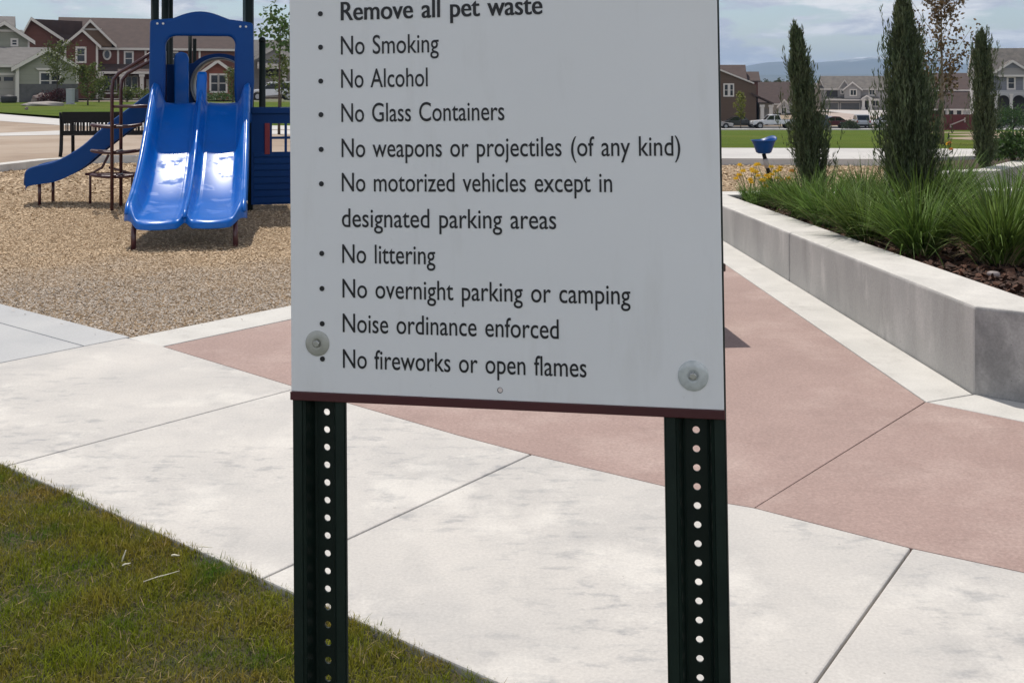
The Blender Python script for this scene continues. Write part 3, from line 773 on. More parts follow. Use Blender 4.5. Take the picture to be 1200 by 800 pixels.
def bark_chips(poly, zf, n, parent_kind):
    xs = [p[0] for p in poly]; ys = [p[1] for p in poly]
    x = rng.uniform(min(xs), max(xs), n); y = rng.uniform(min(ys), max(ys), n); k = in_poly(x, y, poly); x, y = x[k], y[k]; n = len(x)
    L = rng.uniform(0.02, 0.075, n); W = L*rng.uniform(0.25, 0.6, n); az = rng.uniform(0, 6.28, n); tl = rng.normal(0, 0.4, n)
    d = np.stack([np.cos(az)*np.cos(tl), np.sin(az)*np.cos(tl), np.sin(tl)], -1); s_ = np.stack([-np.sin(az), np.cos(az), rng.normal(0, 0.4, n)], -1)
    c = np.stack([x, y, zf(x, y)+rng.uniform(0.0, 0.02, n)], -1); L = L[:, None]/2; W = W[:, None]/2
    V = np.stack([c-d*L-s_*W*0.6, c+d*L-s_*W, c+d*L*0.8+s_*W, c-d*L+s_*W*0.9], 1); i = np.arange(n)[:, None]*4
    return V.reshape(-1, 3), np.concatenate([i, i+1, i+2, i+3], 1)
bedp = [(q[0], q[1]) for q in bed]
zbed = lambda x, y: 0.30+0.0185*(12.1-y)-0.055
V, Fq = bark_chips([(2.35, 11.6), (2.5, 5.3), (5.2, 3.5), (8.6, 7.0), (8.2, 11.8)], zbed, 42000, None)
tag(mesh_np('bark_mulch', V, Fq, M['bark']), kind='stuff')
stone_m = mat('pale_stone', (0.34, 0.30, 0.28), 0.9, (0.25, 0.21, 0.2), 30)
def stone(px, py, zt, w, label):
    Z = (EYE-zt)*F_PX/(py-HOR)
    o = thing('stone', (X(px, Z), Z, zt), label, 'stone')
    me = bpy.data.meshes.new('stone'); bm = bmesh.new(); bmesh.ops.create_icosphere(bm, subdivisions=2, radius=w)
    for v in bm.verts:
        v.co *= 1+0.22*math.sin(v.co.x*90/w*0.03+1)*math.cos(v.co.y*70+2); v.co.z *= 0.55
    bm.to_mesh(me); bm.free(); finish('pebble', me, stone_m, o, smooth=True)
stone(1165, 321, 0.375, 0.034, 'pale pinkish pebble on the dark bark mulch below a clump of grass')

# ornamental grass
M['grass_blade'] = mat('ornamental_grass', (0.078, 0.145, 0.024), 0.6, (0.140, 0.215, 0.046), 7, 4, island=0.6, transl=0.22, spec=0.2, objvar=0.16)
M['straw_blade'] = mat('dry_grass_blade', (0.30, 0.26, 0.14), 0.8, (0.22, 0.17, 0.08), 9, island=0.4, transl=0.2)
def grass_clump(x, y, h, rad, n, label, seed):
    z = float(zbed(x, y))
    o = thing('ornamental_grass', (x, y, z), label, 'ornamental grass', 'clumps of ornamental grass in the planter')
    n = int(n*0.72); rad *= 0.72; h *= rng.uniform(0.98, 1.12)*(1.12 if y > 8.3 and x > 3.0 else 1.0)
    a = rng.uniform(0, 2*np.pi, n); q = rad*0.34*np.sqrt(rng.uniform(0, 1, n))
    base = np.stack([q*np.cos(a), q*np.sin(a), np.zeros(n)], -1)
    az = a + rng.normal(0, 0.7, n)
    L = h*rng.uniform(0.62, 1.20, n); th0 = np.abs(rng.normal(0.10, 0.14, n))+0.50*q/(rad*0.34)
    th1 = th0 + np.abs(rng.normal(0.72, 0.45, n))
    V, Fq = blades(base, az, L, rng.uniform(0.008, 0.017, n), th0, th1, 6)
    mesh_np('blades', V, Fq, M['grass_blade'], o, smooth=True)
    m = n//9; a = rng.uniform(0, 2*np.pi, m); q = rad*0.5*np.sqrt(rng.uniform(0.3, 1, m))
    th0 = rng.uniform(0.5, 1.1, m)
    V, Fq = blades(np.stack([q*np.cos(a), q*np.sin(a), np.full(m, 0.01)], -1), a, h*rng.uniform(0.35, 0.8, m), rng.uniform(0.004, 0.008, m), th0, th0+rng.uniform(0.3, 1.1, m), 5)
    mesh_np('dry_blades', V, Fq, M['straw_blade'], o, smooth=True)
clumps = [(3.10, 6.95, 0.58, 0.42, 950, 'largest near clump of green ornamental grass, beside the bare bark mulch'),
          (2.74, 7.38, 0.54, 0.40, 800, 'loose clump of grass with straw at its foot, second from the bare mulch'),
          (2.60, 8.05, 0.50, 0.38, 750, 'grass clump nearest the wall cap, arching over it with pale lower blades'),
          (2.62, 9.05, 0.50, 0.42, 750, 'dense dark grass clump in front of the middle of the wall cap'),
          (2.62, 9.75, 0.48, 0.40, 650, 'grass clump between the dense dark clump and the low far edge clump'),
          (2.62, 10.7, 0.34, 0.36, 600, 'low far clump of grass beside the yellow flowers'),
          (3.25, 8.75, 0.56, 0.42, 750, 'grass clump at the foot of the tallest juniper'),
          (3.55, 7.95, 0.56, 0.42, 700, 'grass clump behind the loose straw footed clump'),
          (4.10, 7.6, 0.60, 0.45, 750, 'grass clump behind the largest near clump, cut by the photo edge'),
          (3.72, 6.75, 0.52, 0.42, 600, 'grass clump at the right edge of the photo beside the largest near clump'),
          (3.15, 9.9, 0.46, 0.40, 600, 'grass clump at the foot of the slim leaning juniper'),
          (4.05, 8.9, 0.56, 0.42, 500, 'grass clump behind the tallest juniper, on its right'), (4.65, 8.4, 0.58, 0.42, 500, 'deep green grass clump behind the large near clumps by the photo edge'),
          (3.95, 10.2, 0.52, 0.42, 450, 'grass clump in the back row between the two nearer junipers'), (4.85, 9.8, 0.55, 0.42, 450, 'back row grass clump in front of the farther planter wall'),
          (5.6, 10.6, 0.55, 0.44, 450, 'back row grass clump below the compact upright juniper'), (5.5, 9.2, 0.56, 0.44, 450, 'back row grass clump at the right edge of the photo'),
          (3.6, 11.2, 0.42, 0.40, 400, 'rearmost grass clump right of the slim leaning juniper'), (4.6, 11.3, 0.50, 0.42, 400, 'rearmost grass clump left of the farther planter wall')]
for i, c in enumerate(clumps): grass_clump(*c, i)

# junipers
M['juniper'] = mat('juniper_foliage', (0.064, 0.098, 0.040), 0.7, (0.105, 0.122, 0.056), 6, 4, island=0.5, transl=0.2, c3=(0.078, 0.072, 0.034), scale3=4, lo3=0.62, hi3=0.78, amt3=0.7)
M['trunk'] = mat('rough_bark', (0.10, 0.075, 0.055), 0.95, (0.06, 0.045, 0.035), 20, bump=0.8, bscale=60)
def juniper(x, y, z, h, prof, lean, label, nspray, seed, grp='columnar junipers in the planters'):
    """prof: (height share, half width in metres) up the tree; plumes of scale leaves that rise steeply and end in tips"""
    r = np.random.default_rng(seed)
    o = thing('juniper', (x, y, z), label, 'juniper', grp)
    top = Vector((lean[0], lean[1], h))
    MB().tube([(0,0,-0.02), tuple(top*0.4), tuple(top*0.75), tuple(top*0.96)], [0.022, 0.016, 0.009, 0.003], 7).build('trunk', M['trunk'], o, smooth=True)
    f = np.concatenate([r.uniform(0.0, 0.93, nspray), np.linspace(0.80, 0.985, 26)]); m = len(f)
    a = r.uniform(0, 2*np.pi, m)
    env = np.interp(f, [p[0] for p in prof], [p[1] for p in prof])
    env = env*(1+0.20*np.sin(a*3+f*15+seed)+0.16*np.sin(a*2-f*27+seed))
    reach = env*r.uniform(0.35, 1.0, m); far = r.uniform(0, 1, m) < 0.07; reach = np.where(far, env*r.uniform(1.05, 1.35, m), reach)
    up = np.minimum(reach*r.uniform(1.1, 2.3, m)+0.05, (1.03-f)*h)+0.01
    ax = np.stack([top.x*f, top.y*f, h*f], -1)
    out = np.stack([np.cos(a), np.sin(a), np.zeros(m)], -1)
    K = 44
    u = r.uniform(0.0, 1.0, (m, K))**0.8
    uu = u[..., None]
    # the plume bows outwards first, then turns up to its tip
    hor = reach[:, None]*(1-(1-u)**1.7); ver = up[:, None]*u**1.5
    C = ax[:, None]+out[:, None]*hor[..., None]; C[..., 2] += ver
    thick = 0.013*(1-u)**0.5+0.002
    C = C+r.normal(0, 1, (m, K, 3))*thick[..., None]
    D = out[:, None]*(0.75*(1-u))[..., None]; D = D+np.array([0, 0, 1.0])*(0.45+0.7*u)[..., None]
    D = D+r.normal(0, 0.24, (m, K, 3)); n = m*K
    V, Fq = leaves(C.reshape(-1, 3), D.reshape(-1, 3), r.uniform(0.030, 0.070, n), r.uniform(0.006, 0.011, n))
    mesh_np('foliage', V, Fq, M['juniper'], o)
def soil(y): return 0.30+0.0185*(12.1-y)-0.055
juniper(2.98, 10.8, soil(10.8), 1.76, [(0, 0.14), (0.15, 0.20), (0.35, 0.18), (0.55, 0.135), (0.80, 0.068), (0.92, 0.035), (1, 0.005)], (-0.20, 0.0, 0), 'slim dark juniper leaning slightly, nearest the yellow flowers', 850, 1)
juniper(3.28, 9.0, soil(9.0), 1.86, [(0, 0.19), (0.14, 0.27), (0.32, 0.25), (0.63, 0.145), (0.84, 0.068), (0.95, 0.03), (1, 0.005)], (-0.06, 0.05, 0), 'tallest and widest columnar juniper, standing among the ornamental grasses', 1250, 2)

# second planter
def planter2():
    o = thing('concrete_planter', (5.5, 13.9, 0), 'low concrete planter farther back behind the grasses, with one juniper', 'planter')
    lp = [(4.85, 14.30), (5.40, 13.80), (6.15, 13.85), (6.9, 14.5), (8.2, 16.0), (10.8, 17.2), (10.4, 18.6), (5.85, 16.9)]; tp = [0.37, 0.38, 0.40, 0.46, 0.46, 0.46, 0.40, 0.37]
    ii_ = miter(lp, 0.30, True)
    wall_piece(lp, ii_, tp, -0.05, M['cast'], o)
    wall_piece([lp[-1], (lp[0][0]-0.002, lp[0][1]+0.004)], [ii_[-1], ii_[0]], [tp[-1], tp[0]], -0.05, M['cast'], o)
    bd = [(p[0], p[1], z-0.06) for p, z in zip(miter(lp, 0.28, True), tp)]
    MB().add(bd, [tuple(range(len(bd)))]).build('mulch_bed', M['mulch'], o, normals=False, absolute=True)
planter2()
juniper(6.18, 14.35, 0.36, 1.80, [(0, 0.12), (0.2, 0.17), (0.5, 0.165), (0.75, 0.12), (0.92, 0.05), (1, 0.01)], (-0.04, 0.0, 0), 'compact upright juniper in the farther planter, in front of the grey porch house', 640, 3)

M['shrub'] = mat('shrub_leaf', (0.040, 0.085, 0.020), 0.55, (0.065, 0.115, 0.030), 5, island=0.4, transl=0.3)
def leafy(x, y, z, rx, rz, n, lsz, mt, name, label, cat, group=None, stem=True, seed=0):
    """a bush: stems and leaves through an uneven dome"""
    r = np.random.default_rng(seed+100)
    o = thing(name, (x, y, z), label, cat, group)
    b = MB(); 
    for k in range(7):
        a = 2*math.pi*k/7+r.uniform(0, 0.6); q = rx*r.uniform(0.25, 0.7)
        b.tube([(0,0,-0.03), (q*0.4*math.cos(a), q*0.4*math.sin(a), rz*0.5), (q*math.cos(a), q*math.sin(a), rz*r.uniform(0.75, 1.0))], [rx*0.03+0.004, rx*0.02+0.003, 0.003], 5)
    b.build('stems', M['trunk'], o, smooth=True)
    a = r.uniform(0, 2*np.pi, n); ph = np.arccos(r.uniform(-0.2, 1, n)); q = r.uniform(0.25, 1, n)**0.5
    bum = 1+0.22*np.sin(3*a+seed)*np.sin(4*ph)+0.16*np.sin(7*a+2*ph+seed)
    C = np.stack([rx*q*bum*np.sin(ph)*np.cos(a), rx*q*bum*np.sin(ph)*np.sin(a), rz*0.30+rz*0.72*q*bum*np.cos(ph)], -1)
    C[:, 2] = np.maximum(C[:, 2], 0.01)
    D = C-np.array([0, 0, rz*0.2]); D = D/np.linalg.norm(D, axis=1, keepdims=True)+r.normal(0, 0.8, (n, 3))
    V, Fq = leaves(C, D, lsz*r.uniform(0.7, 1.3, n), lsz*0.5*r.uniform(0.7, 1.2, n))
    mesh_np('foliage', V, Fq, mt, o)
    return o
leafy(6.85, 15.0, 0.40, 0.34, 0.42, 1600, 0.07, M['shrub'], 'shrub', 'leafy green shrub beside the juniper of the farther planter', 'shrub', seed=4)
leafy(7.5, 15.9, 0.40, 0.30, 0.34, 900, 0.07, M['shrub'], 'shrub', 'leafy green shrub at the right edge of the photo in the farther planter', 'shrub', seed=5)

# yellow flowers
M['petal_y'] = mat('yellow_petal', (0.74, 0.46, 0.025), 0.5, (0.80, 0.56, 0.05), 30, island=0.25, transl=0.25)
M['petal_o'] = mat('orange_petal', (0.66, 0.24, 0.06), 0.5, (0.72, 0.34, 0.10), 30, island=0.25, transl=0.25)
def flower_plant(px, Y, z, blooms, label, spread=0.14, lf=130):
    x = X(px, Y)
    o = thing('yellow_flower', (x, Y, z), label, 'flower', 'yellow flowers in the planters')
    n = lf; a = rng.uniform(0, 6.28, n); q = spread*0.5*np.sqrt(rng.uniform(0, 1, n))
    th0 = rng.uniform(0, 0.5, n)
    V, Fq = blades(np.stack([q*np.cos(a), q*np.sin(a), np.zeros(n)], -1), a, rng.uniform(0.12, 0.30, n), rng.uniform(0.008, 0.014, n), th0, th0+rng.uniform(0.3, 1.3, n), 4)
    mesh_np('leaf_blades', V, Fq, M['grass_blade'], o, smooth=True)
    st = MB(); pts = []
    for k in range(blooms):
        a = rng.uniform(0, 6.28); q = spread*rng.uniform(0.1, 1.1); hh = rng.uniform(0.20, 0.40)
        tip = Vector((q*math.cos(a), q*math.sin(a), hh)); st.tube([(tip.x*0.2, tip.y*0.2, 0), tuple(tip*0.6), tuple(tip)], [0.004, 0.003, 0.0025], 5); pts.append(tip)
    st.build('stems', M['grass_blade'], o)
    for tip in pts:
        n = 14; a = np.arange(n)*2.4; el = np.where(np.arange(n) < 7, 0.35, 0.95)
        D = np.stack([np.cos(a)*np.cos(el), np.sin(a)*np.cos(el), np.sin(el)], -1)
        V, Fq = leaves(np.tile(np.array(tip), (n, 1)), D, np.full(n, 0.042), np.full(n, 0.022))
        mesh_np('bloom', V, Fq, M['petal_y'] if rng.uniform() < 0.85 else M['petal_o'], o)
flower_plant(879, 11.35, 0.26, 9, 'yellow flowers with green blades nearest the planter end')
flower_plant(888, 10.9, 0.26, 7, 'bushy yellow flowers just in front of the post of the blue scoop seat')
flower_plant(905, 11.3, 0.26, 8, 'yellow and orange flowers between the scoop seat post and the slim juniper')
flower_plant(917, 11.6, 0.26, 5, 'small orange flowers at the foot of the slim juniper')
flower_plant(1110, 14.6, 0.32, 3, 'lone orange flower in the farther planter', 0.06, 30)
# ------------------------------------------------------------------ play structure
M['blue'] = mat('blue_moulded_plastic', (0.001, 0.056, 0.235), 0.36, (0.001, 0.050, 0.215), 1.5, spec=0.2, bump=0.03, bscale=30, bdist=0.002)
M['blue_slide'] = mat('blue_slide_plastic', (0.001, 0.128, 0.52), 0.26, (0.001, 0.115, 0.47), 2.5, spec=0.32, c3=(0.004, 0.105, 0.38), scale3=3.5, lo3=0.56, hi3=0.7, amt3=0.5)
# scuffed sliding surface: patches that are duller than the rest
_t = M['blue_slide'].node_tree; _n = _t.nodes.new('ShaderNodeTexNoise'); _n.inputs['Scale'].default_value = 5.5; _n.inputs['Detail'].default_value = 9
_c = _t.nodes.new('ShaderNodeTexCoord'); _t.links.new(_c.outputs['Object'], _n.inputs['Vector'])
_r = _t.nodes.new('ShaderNodeMapRange'); _r.inputs['From Min'].default_value = 0.54; _r.inputs['From Max'].default_value = 0.66; _r.inputs['To Min'].default_value = 0.28; _r.inputs['To Max'].default_value = 0.62
_t.links.new(_n.outputs['Fac'], _r.inputs['Value']); _t.links.new(_r.outputs[0], _t.nodes['Principled BSDF'].inputs['Roughness'])
M['navy_panel'] = mat('navy_wall_plastic', (0.002, 0.036, 0.150), 0.5, (0.002, 0.031, 0.132), 2, spec=0.15)
M['dkgreen'] = mat('dark_green_powder_coat', (0.004, 0.010, 0.009), 0.5, (0.006, 0.013, 0.011), 12, spec=0.25)
M['steel_green'] = mat('grey_green_coat', (0.05, 0.085, 0.085), 0.4)
M['plum'] = mat('maroon_powder_coat', (0.055, 0.014, 0.018), 0.38, (0.07, 0.018, 0.022), 15, coat=0.3)
M['red_shutter'] = mat('red_plastic', (0.19, 0.012, 0.022), 0.5)
M['ring'] = mat('scuffed_grey_plastic', (0.23, 0.25, 0.28), 0.5, (0.15, 0.16, 0.18), 9)
M['deck'] = mat('coated_deck', (0.035, 0.018, 0.016), 0.6, (0.05, 0.026, 0.022), 30)
PS = thing('play_structure', (-3.62, 12.80, 0), 'blue playground tower with a double slide, a side slide and dark green posts', 'play structure', rotz=R(12.7))

def post(x, y, h, r, mt='dkgreen', cap=True):
    o = MB().tube([(x, y, -0.05), (x, y, h)], r, 14).build('post', M[mt], PS, smooth=False)
    o.data.polygons.foreach_set('use_smooth', [len(p.vertices) == 4 for p in o.data.polygons])
    if cap: MB().lathe([(r*1.08, 0), (r*1.08, 0.02), (r*0.8, 0.05), (r*0.2, 0.062)], 14, (x, y, h)).build('post_cap', M['dkgreen'], o, smooth=True)
    return o
for x, y in [(-0.535, 0.125), (0.535, 0.125), (-0.50, 1.07), (0.535, 1.07), (-0.535, 2.14), (0.50, 2.14)]:
    post(x, y, 3.35 if y > 0.5 else 2.56, 0.046)
post(-0.30, 2.62, 2.34, 0.026)
post(0.47, 0.75, 3.2, 0.022, 'steel_green')
post(0.685, 1.10, 2.03, 0.042)
# decks
for y0, y1, n in ((0.03, 1.09, 'deck'), (1.11, 2.16, 'deck')):
    MB().box(-0.52, 0.52, y0, y1, 1.17, 1.235).build(n, M['deck'], PS, bevel=0.01)

# hooded entry panel over the slide
outer = [(-0.565, 1.02), (-0.575, 1.5), (-0.565, 2.23), (-0.42, 2.245), (-0.32, 2.255)]
outer += [(-0.32+0.60*k/12+0.0, 2.255+0.085*math.sin(math.pi*k/12)) for k in range(1, 12)]
outer += [(0.30, 2.25), (0.42, 2.235), (0.565, 2.21), (0.575, 1.5), (0.545, 1.02)]
inner = [(0.395, 1.02), (0.365, 1.40), (0.37, 1.90)] + [(0.29+0.085*math.cos(a), 1.945+0.105*math.sin(a)) for a in np.linspace(0.1, math.pi/2, 6)]
inner += [(-0.29+0.12*math.cos(a), 1.93+0.12*math.sin(a)) for a in np.linspace(math.pi/2, math.pi, 6)] + [(-0.415, 1.45), (-0.44, 1.02)]
poly = [(x*1.035, z) for x, z in outer] + inner
b = MB().prism(poly, 'y', 0.035, 0.155)
hood = b.build('slide_hood', M['blue'], PS, bevel=0.034, seg=4)
for x, z in ((-0.50, 2.19), (-0.435, 2.19), (0.435, 2.165), (0.50, 2.165)):
    bo = MB(); n = 10
    bo.prism([(x+0.013*math.cos(2*math.pi*k/n), z+0.013*math.sin(2*math.pi*k/n)) for k in range(n)], 'y', 0.027, 0.039)
    bo.build('bolt', M['zinc'], hood)
# inside: side barrier, arch panel with a round crawl hole
MB().box(-0.50, -0.475, 0.12, 1.00, 1.24, 1.90).build('side_barrier', M['plum'], PS, bevel=0.008)
MB().prism([(-0.36, 1.24), (-0.19, 1.24), (-0.19, 1.80), (-0.21, 1.86), (-0.275, 1.885), (-0.34, 1.86), (-0.36, 1.80)], 'y', 0.62, 0.70).build('inner_panel', M['blue_slide'], PS, bevel=0.015)
hc, hr = (0.155, 1.475), 0.335
arch = [(-0.50, 1.235), (0.53, 1.235), (0.53, 1.78)] + [(0.155+0.36*math.cos(a)*1.02, 1.62+0.255*math.sin(a)) for a in np.linspace(0.55, 2.6, 13)] + [(-0.24, 1.745), (-0.50, 1.73)]
def panel_with_hole(arch, hc, hr, y0, y1):
    """ring of quads between a dense outline and a circle"""
    dense = []
    for p, q in zip(arch, arch[1:]+arch[:1]):
        m = max(2, int(math.hypot(q[0]-p[0], q[1]-p[1])/0.05)); dense += [(p[0]+(q[0]-p[0])*k/m, p[1]+(q[1]-p[1])*k/m) for k in range(m)]
    b = MB(); n = len(dense); vs = []
    for y in (y0, y1):
        vs += [(p[0], y, p[1]) for p in dense]
        for p in dense:
            a = math.atan2(p[1]-hc[1], p[0]-hc[0]); vs.append((hc[0]+hr*math.cos(a), y, hc[1]+hr*math.sin(a)))
    fs = []
    for k in range(n):
        j = (k+1) % n
        fs += [(k, j, n+j, n+k), (2*n+k, 3*n+k, 3*n+j, 2*n+j), (n+k, n+j, 3*n+j, 3*n+k), (k, 2*n+k, 2*n+j, j)]
    return b.add(vs, fs)
arch2 = [(-0.50, 1.12), (0.53, 1.12)] + arch[2:]
panel_with_hole(arch2, hc, hr, 1.02, 1.07).build('arch_panel', M['navy_panel'], PS, bevel=0.008)
b = MB(); n = 36; vs = []
for rr_, y in ((hr, 1.0), (hr, 1.9), (hr+0.02, 1.9), (hr+0.02, 1.0)):
    vs += [(hc[0]+rr_*math.cos(2*math.pi*k/n), y, hc[1]+rr_*math.sin(2*math.pi*k/n)) for k in range(n)]
b.add(vs, [(q*n+k, q*n+(k+1) % n, ((q+1) % 4)*n+(k+1) % n, ((q+1) % 4)*n+k) for q in range(4) for k in range(n)])
b.build('crawl_ring', M['ring'], PS, smooth=True, bevel=0)
# unseen roof added over the rear deck, to shade the top of the slide
MB().prism([(0.22, 3.02), (1.3, 3.46), (2.40, 3.02), (2.40, 2.96), (1.3, 3.40), (0.22, 2.96)], 'x', -0.66, 0.66).build('roof', M['blue'], PS, bevel=0.02)
# finial and chain top seen over the hood
MB().tube([(-0.235, 2.55, 1.2), (-0.235, 2.55, 2.12)], 0.026, 10).build('post', M['dkgreen'], PS)

# slides
def slide_surface(path, prof, n_end_flat=0.0):
    """path: (position along, height, wall scale); prof(u, wall) -> (across, up)"""
    V = []; nu = len(prof)
    for (p, z, wsc, lip) in path:
        for (u, hgt, lipf) in prof:
            V.append((u, p - lip*lipf, z + hgt*wsc))
    return V, nu
def smooth_path(pts, n):
    """Catmull-Rom through control points"""
    P_ = [np.array(p, float) for p in pts]; P_ = [2*P_[0]-P_[1]] + P_ + [2*P_[-1]-P_[-2]]; out = []
    m = len(P_)-3
    for k in range(n):
        s = k/(n-1)*m; i = min(int(s), m-1); f = s-i; a, b_, c, d = P_[i:i+4]
        out.append(tuple(0.5*((2*b_)+(-a+c)*f+(2*a-5*b_+4*c-d)*f*f+(-a+3*b_-3*c+d)*f**3)))
    return out
# across-section of the double slide: (offset, height above floor, how far the lip reaches)
def double_prof():
    out = []
    for u in np.linspace(-0.555, 0.555, 61):
        a = abs(u)
        if a < 0.075: h = 0.155*(0.5+0.5*math.cos(math.pi*a/0.075))
        elif a < 0.40: h = 0.0+0.012*((a-0.24)/0.16)**2
        elif a < 0.50: h = 0.012+0.218*(0.5-0.5*math.cos(math.pi*(a-0.40)/0.10))
        else: h = 0.23-0.05*((a-0.50)/0.055)**2
        lane = 1-min(1, abs(a-0.24)/0.24)**2 - 2.6*max(0, (a-0.36)/0.195)**2 - 0.45*max(0, 1-a/0.075)
        out.append((u, h, lane))
    return out
ctl = [(0.10, 1.262, 1.0, 0), (-0.05, 1.258, 1.0, 0), (-0.22, 1.20, 1.05, 0), (-0.52, 1.045, 1.05, 0), (-0.95, 0.80, 1.0, 0), (-1.45, 0.535, 0.95, 0), (-1.95, 0.35, 0.85, 0), (-2.35, 0.285, 0.62, 0.01), (-2.62, 0.262, 0.56, 0.06), (-2.77, 0.248, 0.44, 0.09), (-2.83, 0.222, 0.34, 0.10), (-2.845, 0.170, 0.26, 0.10)]
pr = double_prof(); pth = smooth_path(ctl, 70)
V, nu = slide_surface(pth, pr)
fs = [(i*nu+k, i*nu+k+1, (i+1)*nu+k+1, (i+1)*nu+k) for i in range(len(pth)-1) for k in range(nu-1)]
me = bpy.data.meshes.new('double_slide'); me.from_pydata(V, [], fs)
ds = finish('double_slide', me, M['blue_slide'], PS, smooth=True)
so = ds.modifiers.new('solid', 'SOLIDIFY'); so.thickness = 0.022; so.offset = 1
# (walls rolled over as a rounded rail)
for sg in (-1, 1):
    rail = [(sg*0.522, p+l*1.75, z+0.222*w-0.006) for (p, z, w, l) in pth[4:-6]]
    MB().tube(rail, 0.024, 8).build('rail', M['blue_slide'], ds, smooth=True)
mid = [(0.0, p, z+0.150*w) for (p, z, w, l) in smooth_path([(0.02, 1.262, 1.9, 0)] + ctl[2:], 60)[:-5]]
MB().tube(mid, 0.019, 8).build('divider_rail', M['blue_slide'], ds, smooth=True)
MB().prism([(0.10, 1.26), (0.10, 1.60), (0.04, 1.64), (-0.04, 1.60), (-0.16, 1.42), (-0.22, 1.30), (-0.22, 1.22)], 'x', -0.055, 0.055).build('divider_head', M['blue_slide'], ds, bevel=0.025, seg=3)
for sg in (-1, 1):
    x = sg*0.45
    MB().tube([(sg*0.535, -2.50, 0.352), (sg*0.556, -2.50, 0.358)], 0.014, 10).build('bolt', M['zinc'], ds)
    MB().tube([(x, -2.30, 0.235), (x, -2.60, 0.225), (x-sg*0.0, -2.72, 0.20), (x, -2.775, 0.13), (x, -2.79, -0.05)], 0.024, 10).build('slide_leg', M['plum'], ds, smooth=True)

# side slide, running out to the left
def single_prof(w):
    out = []
    for u in np.linspace(-w, w, 27):
        a = abs(u)/w
        h = 0.235*max(0.0, (a-0.55)/0.45)**1.6
        out.append((u, h, 1-a*a))
    return out
ctl2 = [(-0.50, 1.24, 1.0, 0), (-0.62, 1.20, 1.0, 0), (-0.90, 0.99, 1.0, 0), (-1.25, 0.715, 1.0, 0), (-1.52, 0.48, 0.95, 0), (-1.80, 0.335, 0.85, 0), (-2.04, 0.295, 0.75, 0.02), (-2.14, 0.275, 0.66, 0.04), (-2.17, 0.225, 0.6, 0.05)]
pth2 = smooth_path(ctl2, 50); V2, nu = slide_surface(pth2, single_prof(0.29))
V2 = [(y, 1.55+x, z) for (x, y, z) in V2]
fs = [(i*nu+k, i*nu+k+1, (i+1)*nu+k+1, (i+1)*nu+k) for i in range(len(pth2)-1) for k in range(nu-1)]
me = bpy.data.meshes.new('side_slide'); me.from_pydata(V2, [], fs)
ss = finish('side_slide', me, M['blue'], PS, smooth=True)
so = ss.modifiers.new('solid', 'SOLIDIFY'); so.thickness = 0.03; so.offset = 0
# skirt of the moulding below the rails
b = MB()
for sg in (-1, 1):
    y = 1.55+sg*0.285
    top = [(p, z+0.225*w) for (p, z, w, l) in pth2]; bot = [(p, z-0.05) for (p, z, w, l) in pth2]
    b.prism(top+bot[::-1], 'y', y-0.012, y+0.012)
b.build('side_skirt', M['blue'], ss, bevel=0.006)
for x, y in ((-2.02, 1.33), (-1.94, 1.77)):
    MB().tube([(x, y, 0.30), (x, y, -0.05)], 0.020, 8).build('slide_leg', M['plum'], ss, smooth=True)
MB().tube([(-1.20, 1.30, 0.60), (-1.28, 1.30, 0.44), (-1.42, 1.30, 0.36), (-1.42, 1.30, -0.05)], 0.016, 8).tube([(-1.20, 1.30, 0.44), (-0.92, 1.30, 0.36), (-0.92, 1.30, -0.05)], 0.016, 8).tube([(-1.48, 1.30, 0.36), (-0.88, 1.30, 0.36)], 0.018, 8).build('slide_brace', M['plum'], ss, smooth=True)

# loop climber
cl = MB()
cl.tube([(-1.06, 0.51, -0.05), (-1.06, 0.51, 1.42), (-1.045, 0.51, 1.54), (-0.98, 0.50, 1.62), (-0.86, 0.45, 1.69), (-0.55, 0.30, 1.88)], 0.021, 9)
cl.tube([(-1.01, 0.93, -0.05), (-1.01, 0.93, 1.42), (-0.995, 0.93, 1.54), (-0.93, 0.92, 1.62), (-0.80, 0.86, 1.69), (-0.53, 0.75, 1.84)], 0.021, 9)
cl.tube([(-1.01, 0.93, 1.22), (-0.55, 0.93, 1.22)], 0.017, 8).tube([(-1.06, 0.51, 1.22), (-0.55, 0.51, 1.22)], 0.017, 8)
climber = cl.build('climber', M['plum'], PS, smooth=True)
for z in (0.985, 0.675, 0.385):
    pts = [(-1.035+0.285*math.cos(a), 0.72+0.11*math.sin(a), z+0.012*math.cos(2*a)) for a in np.linspace(0, 2*math.pi, 25)[:-1]]
    MB().tube(pts, 0.019, 8, closed=True).tube([(-1.05, 0.51, z), (-1.0, 0.93, z)], 0.018, 8).build('rung', M['plum'], climber, smooth=True)

# playhouse wall with a window and a shutter
x0, x1, z0, z1, w0, w1, v0, v1 = 0.56, 1.72, 0.06, 1.215, 0.80, 1.12, 0.66, 1.02
b = MB(); y0, y1 = 0.06, 0.10
b.box(x0, w0, y0, y1, z0, z1); b.box(w1, x1, y0, y1, z0, z1); b.box(w0, w1, y0, y1, z0, v0); b.box(w0, w1, y0, y1, v1, z1)
wallp = b.build('playhouse_wall', M['navy_panel'], PS)
k = 0; sid = MB(); z = z0+0.01
while z < v0-0.04:
    sid.box(x0+0.03, x1-0.03, y0-0.014, y0-0.001, z+0.008, z+0.068); z += 0.078
sid.box(x0+0.005, x1, y0-0.03, y0-0.001, z1-0.075, z1-0.005)
sid.build('siding', M['navy_panel'], wallp, bevel=0.006)
MB().box(0.945, 0.975, y0-0.004, y1+0.003, v0, v1).box(w0, w1, y0-0.002, y1+0.001, 0.835, 0.862).build('window_bar', M['navy_panel'], wallp)
MB().box(0.715, 0.775, y0-0.022, y0-0.002, v0-0.005, v1+0.005).build('shutter', M['red_shutter'], wallp, bevel=0.006)
